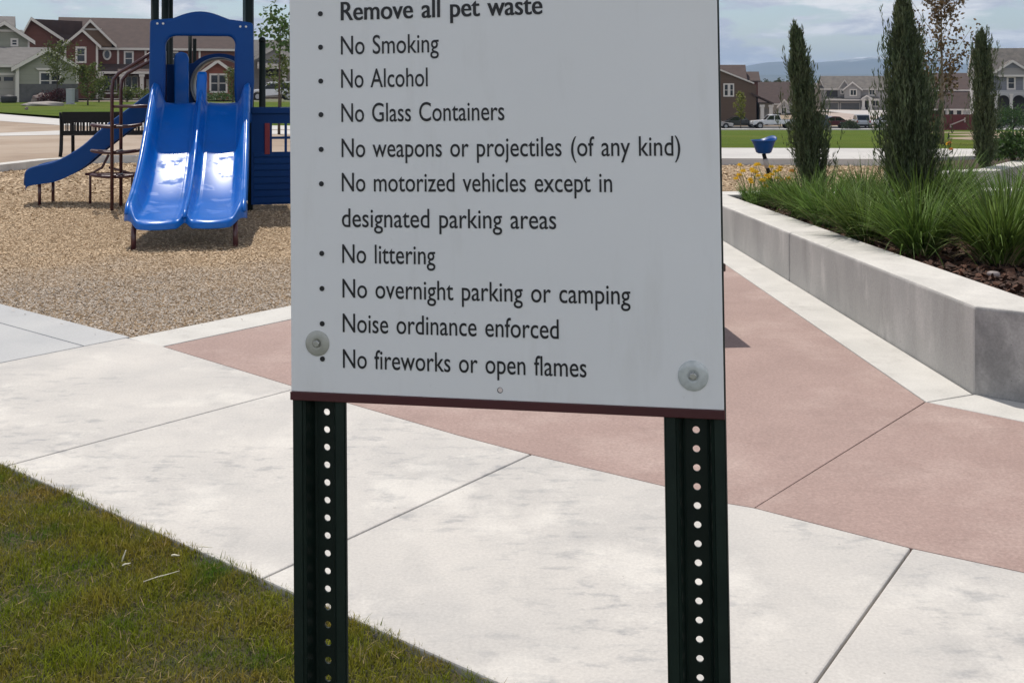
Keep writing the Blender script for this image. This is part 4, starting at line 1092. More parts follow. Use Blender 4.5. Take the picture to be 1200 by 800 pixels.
MB().box(1.145, 1.205, y0-0.022, y0-0.002, v0-0.005, v1+0.005).build('shutter', M['red_shutter'], wallp, bevel=0.006)
post(1.76, 0.08, 2.0, 0.042)

# ------------------------------------------------------------------ scoop seat on a leaning post
M['black'] = mat('black_metal', (0.005, 0.005, 0.006), 0.45, (0.008, 0.008, 0.009), 20, spec=0.2)
M['grey_sleeve'] = mat('grey_sleeve', (0.36, 0.33, 0.31), 0.5)
cs = P(895, 171, 16.6)
scoop = thing('scoop_seat', (cs[0]+0.10, cs[1], 0), 'blue plastic scoop seat on a leaning black and grey post behind the yellow flowers', 'play seat')
cx = -0.10
lo_, hi_ = cs[2]-0.115, cs[2]+0.085
prof = [(-0.20, hi_), (-0.165, hi_-0.03), (-0.115, lo_+0.01), (-0.09, lo_), (0.09, lo_), (0.125, lo_+0.02), (0.155, hi_-0.05), (0.175, hi_+0.03), (0.165, hi_+0.065), (0.145, hi_+0.05), (0.08, hi_+0.0), (0.04, hi_-0.012)]
b = MB(); n = 32; vs = []
# bowl lofted between its flat base and flared rim, rim higher at the back rest side
rings = [(0.085, lo_), (0.115, lo_+0.02), (0.155, hi_-0.06), (0.185, hi_-0.008), (0.198, hi_), (0.185, hi_+0.004), (0.145, hi_-0.06), (0.10, lo_+0.04)]
for q, (r_, z) in enumerate(rings):
    for k in range(n):
        a = 2*math.pi*k/n; lift = 0.065*max(0, math.cos(a-0.5))**3 if 2 < q < 7 else 0
        vs.append((cx+r_*math.cos(a), r_*0.95*math.sin(a), z+lift))
b.add(vs, [(i*n+k, i*n+(k+1) % n, (i+1)*n+(k+1) % n, (i+1)*n+k) for i in range(len(rings)-1) for k in range(n)]+[tuple(range(n)), tuple(range((len(rings)-1)*n, len(rings)*n))])
b.build('seat', M['blue'], scoop, smooth=True)
top = Vector((cx-0.0, 0, lo_-0.005)); foot = Vector((cx+0.13, 0, -0.05))
MB().tube([tuple(foot), tuple(top)], 0.030, 10).build('pole', M['black'], scoop, smooth=True)
MB().tube([tuple(foot.lerp(top, 0.56)), tuple(foot.lerp(top, 0.84))], 0.041, 12).build('sleeve', M['grey_sleeve'], scoop, smooth=True)

# ------------------------------------------------------------------ benches
bench = thing('park_bench', (-7.98, 21.75, 0.085), 'black metal park bench with a pierced back, facing away beyond the side slide', 'bench', rotz=R(8))
def bench_part(b, name, m=None, **k): return b.build(name, m or M['black'], bench, **k)
for sx in (-0.86, 0.86):
    b = MB()
    b.tube([(sx, -0.30, 0.0), (sx, -0.24, 0.12), (sx, -0.21, 0.38), (sx, -0.22, 0.60), (sx, -0.29, 0.86)], [0.034, 0.036, 0.034, 0.030, 0.024], 8)
    bench_part(b, 'leg', smooth=True)
    b = MB(); b.tube([(sx+0.10*(1 if sx < 0 else -1), 0.26, 0.0), (sx+0.10*(1 if sx < 0 else -1), 0.24, 0.63)], 0.034, 8)
    bench_part(b, 'leg', smooth=True)
    b = MB(); b.tube([(sx, -0.22, 0.64), (sx+0.04*(1 if sx < 0 else -1), 0.0, 0.66), (sx+0.10*(1 if sx < 0 else -1), 0.27, 0.64)], 0.022, 8)
    bench_part(b, 'armrest', smooth=True)
b = MB(); b.box(-0.83, 0.83, -0.292, -0.272, 0.66, 0.87)              # solid upper band
b.box(-0.83, 0.83, -0.262, -0.242, 0.43, 0.50)
xs_ = -0.83; rb = random.Random(4)
while xs_ < 0.80:                                                     # pierced lower band: bars of uneven width
    w = rb.choice([0.018, 0.03, 0.045, 0.022]); b.box(xs_, xs_+w, -0.277, -0.257, 0.495, 0.665); xs_ += w + rb.choice([0.02, 0.03, 0.014])
bench_part(b, 'backrest')
b = MB()
for k in range(9): b.box(-0.83, 0.83, -0.20+k*0.052, -0.158+k*0.052, 0.405+0.002*k, 0.430+0.002*k)
bench_part(b, 'seat', mat('dark_grey_slats', (0.03, 0.03, 0.032), 0.4))  # slats a little lighter than the frame

M['brown_plank'] = mat('brown_recycled_plank', (0.060, 0.030, 0.022), 0.6, (0.045, 0.024, 0.018), 6, stretch=(1, 12, 12), bump=0.2, bscale=30)
bb = thing('backless_bench', (0.406, 6.597, 0), 'brown plank bench on the rose plaza, mostly hidden behind the rules sign', 'bench', rotz=R(5))
for y in (-0.26, -0.085, 0.09, 0.265): MB().box(-0.86, 0.825, y, y+0.165, 0.385, 0.432).build('plank', M['brown_plank'], bb, bevel=0.006)
for x in (-0.62, 0.56):
    MB().box(x, x+0.07, -0.22, 0.21, 0.34, 0.384).box(x, x+0.07, -0.18, -0.11, -0.002, 0.34).box(x, x+0.07, 0.10, 0.17, -0.002, 0.34).build('leg_frame', M['black'], bb, bevel=0.005)
# ------------------------------------------------------------------ houses
def siding(name, c, k=0.85): return mat(name, c, 0.8, tuple(v*k for v in c), 1.2, bump=0.5, bscale=2.0, bdist=0.02, stretch=(0.05, 0.05, 4.0))
M['sage'] = siding('sage_siding', (0.30, 0.30, 0.235))
M['stone_v'] = mat('stone_veneer', (0.085, 0.082, 0.082), 0.9, (0.13, 0.125, 0.12), 2.2, 4, bump=0.6, bscale=3, bdist=0.05)
M['red_sd'] = siding('red_siding', (0.135, 0.050, 0.036))
M['brick_red'] = siding('brick_red_siding', (0.26, 0.085, 0.055))  # brighter red siding of the small gabled house
M['brown_sd'] = siding('brown_siding', (0.115, 0.072, 0.046))
M['gable_tan'] = siding('tan_shingle', (0.20, 0.125, 0.08))
M['trim'] = mat('cream_trim', (0.64, 0.59, 0.53), 0.7)
M['roof_br'] = mat('brown_shingles', (0.074, 0.046, 0.040), 0.9, (0.056, 0.035, 0.031), 1.6, 8, bump=0.4, bscale=4, bdist=0.03)
M['roof_gr'] = mat('grey_shingles', (0.165, 0.155, 0.148), 0.9, (0.125, 0.118, 0.113), 1.6, 8, bump=0.4, bscale=4, bdist=0.03)
M['roof_tp'] = mat('taupe_shingles', (0.155, 0.138, 0.122), 0.9, (0.095, 0.086, 0.080), 1.2, 8, bump=0.4, bscale=4, bdist=0.03)
M['pane'] = mat('window_glass', (0.012, 0.014, 0.018), 0.10, (0.03, 0.034, 0.04), 0.8, spec=0.6)
M['garage'] = mat('garage_panel', (0.36, 0.33, 0.29), 0.6, (0.33, 0.30, 0.265), 3)
M['garage_g'] = mat('garage_grey', (0.19, 0.185, 0.18), 0.6, (0.16, 0.155, 0.15), 3)
M['beige'] = siding('beige_siding', (0.40, 0.345, 0.28))
M['greige'] = siding('greige_siding', (0.34, 0.315, 0.295))
M['slate_sd'] = siding('slate_siding', (0.215, 0.215, 0.23))
M['pale_sd'] = siding('pale_grey_siding', (0.48, 0.46, 0.445))
M['shade_in'] = mat('porch_shade', (0.05, 0.045, 0.045), 0.9)  # dark colour that stands in for shade inside porches

class House:
    def __init__(s, label, loc, name='house', cat='house', face=1.0):
        s.o = thing(name, loc, label, cat)
        # the streets curve round the park: most houses look straight at it
        a = math.atan2(-loc[0], loc[1])*face
        s.o.rotation_euler = (0, 0, a); s.o.scale = (math.cos(a), 1, 1)
    def part(s, b, name, m, parent=None, **k): return b.build(name, m, parent or s.o, absolute=True, **k)
    def window(s, x0, x1, z0, z1, y, mull=(1,), rails=1, t=0.10, frame='trim'):
        """framed window in a wall that faces the park at depth y"""
        f = MB()
        f.box(x0-t, x0, y-0.09, y-0.003, z0-t, z1+t).box(x1, x1+t, y-0.09, y-0.003, z0-t, z1+t)
        f.box(x0, x1, y-0.085, y-0.003, z1, z1+t).box(x0, x1, y-0.10, y-0.003, z0-t, z0)
        for k in range(mull[0] if mull else 0):
            if k == 0: continue
            xm = x0+(x1-x0)*k/mull[0]; f.box(xm-0.05, xm+0.05, y-0.075, y-0.003, z0, z1)
        for k in range(1, rails+1):
            zm = z0+(z1-z0)*k/(rails+1); f.box(x0, x1, y-0.065, y-0.003, zm-0.035, zm+0.035)
        w = s.part(f, 'window', M[frame])
        s.part(MB().box(x0, x1, y-0.045, y-0.002, z0, z1), 'pane', M['pane'], w)
        return w
    def gable_front(s, x0, x1, y0, y1, zb, ze, zp, wall, roof, xm=None, oh=0.35, th=0.16, trim=True):
        """block whose gable faces the park"""
        xm = (x0+x1)/2 if xm is None else xm
        s.part(MB().prism([(x0, zb), (x1, zb), (x1, ze), (xm, zp), (x0, ze)], 'y', y0, y1), 'wall', M[wall])
        kl = (zp-ze)/(xm-x0); kr = (zp-ze)/(x1-xm)
        L = (x0-oh, ze-oh*kl); Rr = (x1+oh, ze-oh*kr)
        s.part(MB().prism([L, (xm, zp), Rr, (Rr[0], Rr[1]+th), (xm, zp+th), (L[0], L[1]+th)], 'y', y0-oh, y1+oh*0.2), 'roof', M[roof])
        if trim:
            d = 0.20
            s.part(MB().prism([(L[0], L[1]-d), (xm, zp-d), (Rr[0], Rr[1]-d), (Rr[0], Rr[1]+th*0.85), (xm, zp+th*0.85), (L[0], L[1]+th*0.85)], 'y', y0-oh-0.06, y0-oh-0.002), 'rake_board', M['trim'])
    def ridge_block(s, x0, x1, y0, y1, zb, ze, zp, wall, roof, oh=0.35, th=0.16, yr=None, fascia=True, ends=True):
        """block whose ridge runs across the view"""
        yr = (y0+y1)/2 if yr is None else yr
        s.part(MB().prism([(y0, zb), (y1, zb), (y1, ze), (yr, zp), (y0, ze)], 'x', x0, x1), 'wall', M[wall])
        kf = (zp-ze)/(yr-y0); kb = (zp-ze)/(y1-yr)
        Fp = (y0-oh, ze-oh*kf); Bp = (y1+oh, ze-oh*kb)
        s.part(MB().prism([Fp, (yr, zp), Bp, (Bp[0], Bp[1]+th), (yr, zp+th), (Fp[0], Fp[1]+th)], 'x', x0-oh, x1+oh), 'roof', M[roof])
        if fascia:
            s.part(MB().box(x0-oh, x1+oh, y0-oh-0.06, y0-oh-0.002, Fp[1]-0.10, Fp[1]+th*0.9), 'fascia', M['trim'])
        if ends:
            for xa in (x0-oh-0.05, x1+oh+0.002):
                s.part(MB().prism([(Fp[0], Fp[1]-0.18), (yr, zp-0.18), (Bp[0], Bp[1]-0.18), (Bp[0], Bp[1]+th*0.85), (yr, zp+th*0.85), (Fp[0], Fp[1]+th*0.85)], 'x', xa, xa+0.048), 'rake_board', M['trim'])
    def lean_roof(s, x0, x1, y0, y1, z0, z1, roof, th=0.14, fascia=True):
        s.part(MB().prism([(y0, z0), (y1, z1), (y1, z1+th), (y0, z0+th)], 'x', x0, x1), 'porch_roof', M[roof])
        if fascia: s.part(MB().box(x0, x1, y0-0.06, y0-0.002, z0-0.12, z0+th*0.9), 'fascia', M['trim'])
    def board(s, x0, x1, z0, z1, y, name='corner_board', m='trim', d=0.07):
        s.part(MB().box(x0, x1, y-d, y-0.002, z0, z1), name, M[m])
    def column(s, x, z0, z1, y, w=0.28):
        b = MB().box(x-w/2, x+w/2, y-w/2, y+w/2, z0, z1).box(x-w*0.75, x+w*0.75, y-w*0.75, y+w*0.75, z0-0.02, z0+0.9*w).box(x-w*0.7, x+w*0.7, y-w*0.7, y+w*0.7, z1-0.6*w, z1+0.01)
        s.part(b, 'column', M['trim'])
    def garage_door(s, x0, x1, z0, z1, y, m='garage', lights=True, trim=True):
        f = MB(); n = 4
        for k in range(n): f.box(x0, x1, y-0.05, y-0.003, z0+(z1-z0)*k/n+0.01, z0+(z1-z0)*(k+1)/n-0.015)
        g = s.part(f, 'garage_door', M[m])
        if lights:
            q = MB(); w = (x1-x0)/4
            for k in range(4): q.box(x0+w*k+0.12, x0+w*(k+1)-0.12, y-0.065, y-0.052, z1-(z1-z0)*0.21, z1-(z1-z0)*0.06)
            s.part(q, 'door_light', M['pane'], g)
        if trim: s.part(MB().box(x0-0.15, x0-0.004, y-0.08, y-0.003, z0, z1+0.2).box(x1+0.004, x1+0.15, y-0.08, y-0.003, z0, z1+0.2).box(x0, x1, y-0.08, y-0.003, z1+0.004, z1+0.2), 'door_trim', M['trim'])

# -- sage green house on the far left: garage, low front gable and a taller gable behind
Z = 90.0; g0 = 0.088
h = House('sage green house with a low front gable, dark stone base and a garage', (X(40, Z), Z, g0))
xa, xb = X(20, Z), X(92, Z)
h.gable_front(xa, xb, Z, Z+9, g0, H(78, Z), H(57.5, Z), 'sage', 'roof_gr', xm=X(57, Z), oh=0.45)
h.part(MB().box(xa-0.04, xb+0.04, Z-0.13, Z-0.002, g0, H(98.5, Z)), 'stone_base', M['stone_v'])
h.board(xa-0.10, xa+0.18, g0, H(77, Z), Z-0.14); h.board(xb-0.16, xb+0.10, H(98, Z), H(77, Z), Z)
h.window(X(48, Z), X(58, Z), H(103.5, Z), H(86, Z), Z, (1,), 1, 0.14); h.window(X(60.5, Z), X(70, Z), H(103.5, Z), H(86, Z), Z, (1,), 1, 0.14)
h.part(MB().prism([(X(44.5, Z), H(82.5, Z)), (X(73.5, Z), H(82.5, Z)), (X(74.5, Z), H(80, Z)), (X(41.5, Z), H(80, Z))], 'y', Z-0.18, Z-0.003), 'window_head', M['trim'])
h.ridge_block(X(-75, Z), X(57, Z), Z+1.2, Z+9.5, g0, H(76, Z), H(55.5, Z), 'sage', 'roof_gr', ends=False)
h.garage_door(X(-40, Z), X(17.0, Z), g0, H(88.5, Z), Z+1.2)
Z2 = 97.0
def XB(px, Zq): return X(px, Zq) - X(40, Zq) + X(40, Z)
h.gable_front(XB(-26, Z2), XB(34, Z2), Z2, Z2+8, g0, H(46, Z2), H(28, Z2), 'sage', 'roof_gr', xm=XB(6, Z2), oh=0.55)
h.part(MB().box(XB(-20, Z2), XB(27, Z2), Z2-0.10, Z2-0.003, H(38.5, Z2), H(36, Z2)), 'belt_board', M['trim'])
h.board(XB(32.5, Z2), XB(34.8, Z2), H(60, Z2), H(46, Z2), Z2)
h.window(XB(14.8, Z2), XB(19.6, Z2), H(53.2, Z2), H(48, Z2), Z2, (1,), 1, 0.16)
h.ridge_block(XB(-60, Z2), XB(12, Z2), Z2+3, Z2+12, g0, H(40, Z2), H(17, Z2), 'sage', 'roof_gr', ends=False)

# -- dark red two storey house
Z = 115.0
h = House('dark red two storey house with cream trim, twin gables and a columned porch', (X(130, Z), Z, g0))
h.ridge_block(X(70, Z), X(292, Z), Z+0.6, Z+11, g0, H(55.5, Z), 8.75, 'red_sd', 'roof_br', yr=Z+7.0, ends=False)
# left wing: its own gable, turned towards the park
h.gable_front(X(27, Z), X(70, Z), Z+1.2, Z+9, g0, H(44, Z), H(23, Z), 'red_sd', 'roof_br', xm=X(38, Z), oh=0.5)
h.part(MB().prism([(X(40, Z), H(22.3, Z)), (X(96, Z), H(24, Z)), (X(96, Z), H(55, Z)), (X(70, Z), H(54.5, Z))], 'y', Z+3.0, Z+3.2), 'roof', M['roof_br'])
h.gable_front(X(84, Z), X(131, Z), Z+0.1, Z+7, H(55, Z), H(49, Z), H(24.8, Z), 'gable_tan', 'roof_br', xm=X(106, Z), oh=0.5)
h.part(MB().box(X(98, Z), X(119, Z), Z+0.03, Z+0.097, H(36, Z), H(34, Z)), 'belt_board', M['trim'])
h.gable_front(X(77.5, Z), X(115, Z), Z-1.2, Z+6, g0, H(53, Z), H(36.5, Z), 'red_sd', 'roof_br', xm=X(97, Z), oh=0.35)
h.board(X(76.6, Z), X(78.8, Z), g0, H(54, Z), Z-1.2); h.board(X(112.6, Z), X(115.2, Z), g0, H(54, Z), Z-1.2)
h.window(X(91.4, Z), X(99.6, Z), H(72.5, Z), H(58, Z), Z-1.2, (1,), 1, 0.20)
h.window(X(147.2, Z), X(155, Z), H(75.5, Z), H(61.5, Z), Z+0.6, (1,), 1, 0.18)
h.window(X(201, Z), X(209, Z), H(75.5, Z), H(61.5, Z), Z+0.6, (1,), 1, 0.18)
h.board(X(137.3, Z), X(139.6, Z), H(79, Z), H(56.5, Z), Z+0.6); h.board(X(170, Z), X(172.4, Z), H(79, Z), H(56.5, Z), Z+0.6); h.board(X(236, Z), X(238.4, Z), H(79, Z), H(56.5, Z), Z+0.6)
# oval window
b = MB(); n = 28; cxo, czo = X(125.4, Z), H(64, Z)
for (r0, r1, y) in ((1.0, 0.62, Z+0.5),):
    vs = []
    for yy in (Z+0.49, Z+0.597):
        for k in range(n): vs.append((cxo+0.46*math.cos(2*math.pi*k/n), yy, czo+0.60*math.sin(2*math.pi*k/n)))
        for k in range(n): vs.append((cxo+0.28*math.cos(2*math.pi*k/n), yy, czo+0.42*math.sin(2*math.pi*k/n)))
    fs = []
    for k in range(n):
        j = (k+1) % n; fs += [(k, j, n+j, n+k), (k, 2*n+k, 2*n+j, j), (n+k, n+j, 3*n+j, 3*n+k)]
    b.add(vs, fs)
w = h.part(b, 'oval_window', M['trim'])
h.part(MB().prism([(cxo+0.29*math.cos(2*math.pi*k/n), czo+0.43*math.sin(2*math.pi*k/n)) for k in range(n)], 'y', Z+0.54, Z+0.598), 'pane', M['pane'], w)
h.lean_roof(X(115.2, Z), X(215, Z), Z-1.9, Z+0.6, H(85.5, Z), H(82.0, Z)+0.5, 'roof_br')
for px in (118, 142.5, 166, 190): h.column(X(px, Z), g0, H(87.5, Z), Z-1.7, 0.42)
h.part(MB().box(X(117, Z), X(166, Z), Z-1.75, Z-1.62, H(110, Z), H(108.6, Z)).box(X(117, Z), X(166, Z), Z-1.75, Z-1.62, H(116.5, Z), H(115.6, Z)), 'porch_rail', M['trim'])
h.window(X(122, Z), X(136, Z), H(105.5, Z), H(90, Z), Z+0.6, (2,), 0, 0.12); h.window(X(148, Z), X(161, Z), H(106, Z), H(90, Z), Z+0.6, (2,), 0, 0.12)
h.part(MB().box(X(172, Z), X(180, Z), Z+0.54, Z+0.598, g0, H(93, Z)), 'door', M['trim'])
h.part(MB().box(X(168.5, Z), X(170.5, Z), Z+5, Z+5.4, H(33.5, Z), H(31, Z)), 'roof_vent', M['roof_gr'])
h.part(MB().box(X(155, Z), X(157, Z), Z+3.4, Z+3.8, H(45.5, Z), H(43, Z)), 'roof_vent', M['roof_gr'])

# -- single storey brick red gable seen through the crawl ring
Z = 104.0
h = House('small brick red gabled house seen through the round crawl hole of the tower', (X(254, Z), Z, g0))
h.gable_front(X(236, Z), X(274, Z), Z, Z+10, g0, H(85, Z), H(71.5, Z), 'brick_red', 'roof_br', oh=0.45)
h.board(X(235.6, Z), X(238.2, Z), g0, H(84, Z), Z)
h.window(X(247.5, Z), X(255.0, Z), H(107, Z), H(88.5, Z), Z, (1,), 1, 0.17); h.window(X(257.0, Z), X(264.5, Z), H(107, Z), H(88.5, Z), Z, (1,), 1, 0.17)

# -- grey house behind the right posts of the tower
Z = 128.0
h = House('grey roofed beige house behind the white parked car and young maple', (X(325, Z), Z, g0))
h.ridge_block(X(262, Z), X(372, Z), Z+2, Z+11, g0, H(74, Z), H(48, Z)+0.2, 'beige', 'roof_gr', ends=False)
h.gable_front(X(296, Z), X(338, Z), Z, Z+7, g0, H(70, Z), H(56, Z), 'greige', 'roof_gr', xm=X(322, Z), oh=0.4)
h.lean_roof(X(302, Z), X(352, Z), Z-2.6, Z, H(80, Z), H(72, Z), 'roof_gr')
h.board(X(305, Z), X(331, Z), g0, H(80, Z), Z, 'porch_wall', 'shade_in', 0.05)  # dark sheet painted as the shade under the porch
h.garage_door(X(308, Z), X(330, Z), g0, H(92, Z), Z-0.06, 'garage', False)
h.column(X(333, Z), g0, H(80, Z), Z-2.2, 0.5)

# -- right side, across the street
gs = -3.99
Z = 152.0
h = House('dark brown house with a long raked roof behind the white pickup', (X(860, Z), Z, gs), face=0.8)
h.part(MB().prism([(X(790, Z), gs), (X(886, Z), gs), (X(886, Z), H(101, Z)), (X(838, Z), H(80, Z)), (X(812, Z), H(70, Z)), (X(790, Z), H(80, Z))], 'y', Z, Z+12), 'wall', M['brown_sd'])
h.part(MB().prism([(X(812, Z), H(68.5, Z)), (X(883.5, Z), H(97, Z)), (X(883.5, Z), H(98.8, Z)), (X(812, Z), H(70.3, Z))], 'y', Z-0.4, Z+3), 'rake_board', M['trim'])
h.part(MB().prism([(X(880, Z), H(108.5, Z)), (X(906, Z), H(120.5, Z)), (X(906, Z), H(122.3, Z)), (X(880, Z), H(110.5, Z))], 'y', Z-0.45, Z+8), 'porch_roof', M['roof_br'])
h.ridge_block(X(800, Z), X(874, Z), Z+3.2, Z+13, gs, H(97, Z), H(78, Z)+0.2, 'brown_sd', 'roof_br', ends=False, fascia=False)
h.ridge_block(X(874.5, Z), X(891, Z), Z+6, Z+13, gs, H(95, Z), H(84.5, Z), 'red_sd', 'roof_br', ends=False, fascia=False)
h.window(X(849.3, Z), X(852.8, Z), H(112, Z), H(99.5, Z), Z, (1,), 1, 0.18); h.window(X(855.8, Z), X(858.8, Z), H(112, Z), H(99.5, Z), Z, (1,), 1, 0.18)
h.column(X(893, Z), gs, H(123, Z), Z+0.3, 0.5); h.column(X(903, Z), gs, H(123, Z), Z+0.3, 0.5)
h.part(MB().box(X(890, Z), X(905.5, Z), Z+1.5, Z+6, gs, H(121, Z)), 'entry_wall', M['beige'])
h.part(MB().box(X(895, Z), X(901, Z), Z+1.43, Z+1.497, gs+0.1, H(128, Z)), 'door', M['greige'])

Z = 205.0
h = House('brown roofed house between the brown house and the slim juniper', (X(912, Z), Z, -3.6))
h.ridge_block(X(885, Z), X(946, Z), Z, Z+11, -3.7, H(121, Z), H(99, Z)+0.3, 'beige', 'roof_br', ends=False)
h.gable_front(X(912, Z), X(926, Z), Z-3, Z+3, -3.7, H(124, Z), H(117, Z), 'pale_sd', 'roof_gr', oh=0.3)
h.window(X(916, Z), X(921, Z), H(133, Z), H(126, Z), Z-3, (2,), 0, 0.12)

# -- two storey greige house at the end of the drive
Z = 220.0; gb = -3.45
h = House('two storey greige house with three garage bays at the head of the pale driveway', (X(990, Z), Z, gb))
h.ridge_block(X(962, Z), X(1042, Z), Z+0.6, Z+11, gb, H(104, Z), H(90.5, Z)+0.1, 'greige', 'roof_tp', ends=False)
h.gable_front(X(953, Z), X(967, Z), Z+1.5, Z+12, gb, H(106, Z), H(92, Z), 'beige', 'roof_tp', xm=X(960, Z), oh=0.4)
h.gable_front(X(989.5, Z), X(1008.5, Z), Z-1.0, Z+5, H(116.5, Z), H(104, Z), H(96.5, Z), 'greige', 'roof_tp', oh=0.4)
h.gable_front(X(983.5, Z), X(996, Z), Z+0.2, Z+5, H(110, Z), H(103, Z), H(94, Z), 'greige', 'roof_tp', oh=0.3)
h.lean_roof(X(966, Z), X(1030, Z), Z-1.4, Z+0.5, H(117.2, Z), H(114.5, Z), 'roof_tp')
h.garage_door(X(971.5, Z), X(982, Z), gb, H(121, Z), Z+0.55, 'garage_g', False); h.garage_door(X(985.5, Z), X(1007, Z), gb, H(121, Z), Z+0.55, 'garage_g', False)
h.part(MB().box(X(968.5, Z), X(1009, Z), Z+0.52, Z+0.597, H(118.5, Z), H(117.2, Z)), 'soffit_shadow_strip', M['brown_sd'])  # dark strip painted in as the shadow under the soffit
h.window(X(996.8, Z), X(1003, Z), H(111.5, Z), H(105.8, Z), Z-1.0, (2,), 0, 0.22)
h.window(X(1019, Z), X(1024.5, Z), H(111, Z), H(105.8, Z), Z+0.6, (2,), 0, 0.25); h.window(X(986, Z), X(988.3, Z), H(109.5, Z), H(106, Z), Z+0.2, (1,), 0, 0.2)
h.part(MB().box(X(968.5, Z), X(981.5, Z), Z+0.55, Z+0.597, H(113.5, Z), H(106.5, Z)), 'balcony_shade', M['shade_in'])  # flat dark panel painted as balcony shade
h.gable_front(X(1010.5, Z), X(1020.5, Z), Z-1.8, Z+0.5, H(116, Z), H(115, Z), H(112, Z), 'pale_sd', 'roof_tp', oh=0.25)
h.column(X(1011.6, Z), gb, H(115.5, Z), Z-1.6, 0.55); h.column(X(1019.5, Z), gb, H(115.5, Z), Z-1.6, 0.55)
h.part(MB().box(X(1013.5, Z), X(1017.5, Z), Z+0.53, Z+0.597, gb, H(118, Z)), 'door', M['shade_in'])  # door in the painted porch shade colour
h.window(X(1022.5, Z), X(1029, Z), H(124, Z), H(117.8, Z), Z+0.6, (2,), 0, 0.2)

# -- long brown roofed house behind the red fence
Z = 176.0
h = House('reddish brown house with a broad dark roof behind the bronze leaved tree', (X(1105, Z), Z, gs))
h.ridge_block(X(1052, Z), X(1140, Z), Z, Z+11, gs, H(105, Z), H(88, Z)+0.2, 'brown_sd', 'roof_br', ends=False)
h.lean_roof(X(1070, Z), X(1139, Z), Z-4, Z, H(128, Z), H(106, Z), 'roof_br')
h.part(MB().box(X(1108, Z), X(1136, Z), Z-3.6, Z-0.02, gs, H(127, Z)), 'porch_wall', M['pale_sd'])
h.window(X(1112, Z), X(1117, Z), H(133.5, Z), H(128.5, Z), Z-3.6, (1,), 0, 0.3); h.window(X(1121, Z), X(1126, Z), H(133.5, Z), H(128.5, Z), Z-3.6, (1,), 0, 0.3)

# -- grey porch house on the right
Z = 150.0
h = House('grey two storey house with an arched white porch at the right edge', (X(1150, Z), Z, gs), face=0.66)
h.ridge_block(X(1147, Z), X(1262, Z), Z, Z+8, gs, H(86, Z), H(55.5, Z)-0.2, 'slate_sd', 'roof_tp', oh=0.3, ends=False)
h.part(MB().prism([(Z+0.05, gs), (Z+7.9, gs), (Z+7.9, H(85, Z)), (Z+4, H(59, Z)), (Z+0.05, H(85, Z))], 'x', X(1147, Z)-0.10, X(1147, Z)-0.002), 'side_wall', M['pale_sd'])
h.part(MB().prism([(Z-0.3, H(86, Z)), (Z+4.0, H(57, Z)), (Z+8.2, H(86, Z)), (Z+8.2, H(89, Z)), (Z+4.0, H(60, Z)), (Z-0.3, H(89, Z))], 'x', X(1147, Z)-0.42, X(1147, Z)-0.302), 'rake_board', M['trim'])
h.gable_front(X(1165, Z), X(1202, Z), Z-0.8, Z+4, H(88, Z), H(84, Z), H(72, Z), 'greige', 'roof_tp', oh=0.4)
h.part(MB().prism([(X(1174, Z), H(80.0, Z)), (X(1193, Z), H(80.0, Z)), (X(1183.5, Z), H(73.5, Z))], 'y', Z-0.9, Z-0.803), 'gable_panel', M['slate_sd'])
h.part(MB().box(X(1168, Z), X(1262, Z), Z-0.9, Z-0.003, H(90.3, Z), H(88.0, Z)), 'belt_board', M['trim'])
h.window(X(1180.3, Z), X(1186.5, Z), H(103.5, Z), H(91.5, Z), Z, (1,), 1, 0.22); h.window(X(1198.5, Z), X(1205, Z), H(103.5, Z), H(91.5, Z), Z, (1,), 1, 0.22)
# porch: lintel with arched openings between columns
pz0, pz1 = H(137, Z), H(107.5, Z); bays = [(1151, 1161.5), (1164.5, 1178), (1181.5, 1195), (1198.5, 1212)]
b = MB(); Yp = Z-2.6
b.box(X(1147, Z), X(1230, Z), Yp-0.02, Yp+0.22, H(111.2, Z), H(107.2, Z))
for a0, a1 in bays:
    xa, xb = X(a0, Z), X(a1, Z); xm = (xa+xb)/2; rw = (xb-xa)/2; zt = H(111.1, Z)
    arc = [(xm+rw*math.cos(q), zt-0.75+0.70*math.sin(q)) for q in np.linspace(0, math.pi, 13)]
    for (p, q) in zip(arc[:-1], arc[1:]): b.add([(p[0], Yp, p[1]), (q[0], Yp, q[1]), (q[0], Yp, zt+0.01), (p[0], Yp, zt+0.01), (p[0], Yp+0.2, p[1]), (q[0], Yp+0.2, q[1]), (q[0], Yp+0.2, zt+0.01), (p[0], Yp+0.2, zt+0.01)], [(0,1,2,3),(7,6,5,4),(0,4,5,1)])
h.part(b, 'porch_arcade', M['pale_sd'])
for px in (1149.5, 1163, 1179.8, 1196.8, 1213.5): h.column(X(px, Z), gs, H(110, Z), Yp+0.1, 0.36)
h.part(MB().box(X(1147, Z), X(1230, Z), Yp, Z-0.003, H(107, Z), H(106.0, Z)), 'porch_roof', M['pale_sd'])
h.part(MB().box(X(1148, Z), X(1229, Z), Z-0.05, Z-0.003, gs, H(108, Z)), 'porch_wall', M['shade_in'])  # dark sheet painted as shade behind the arches

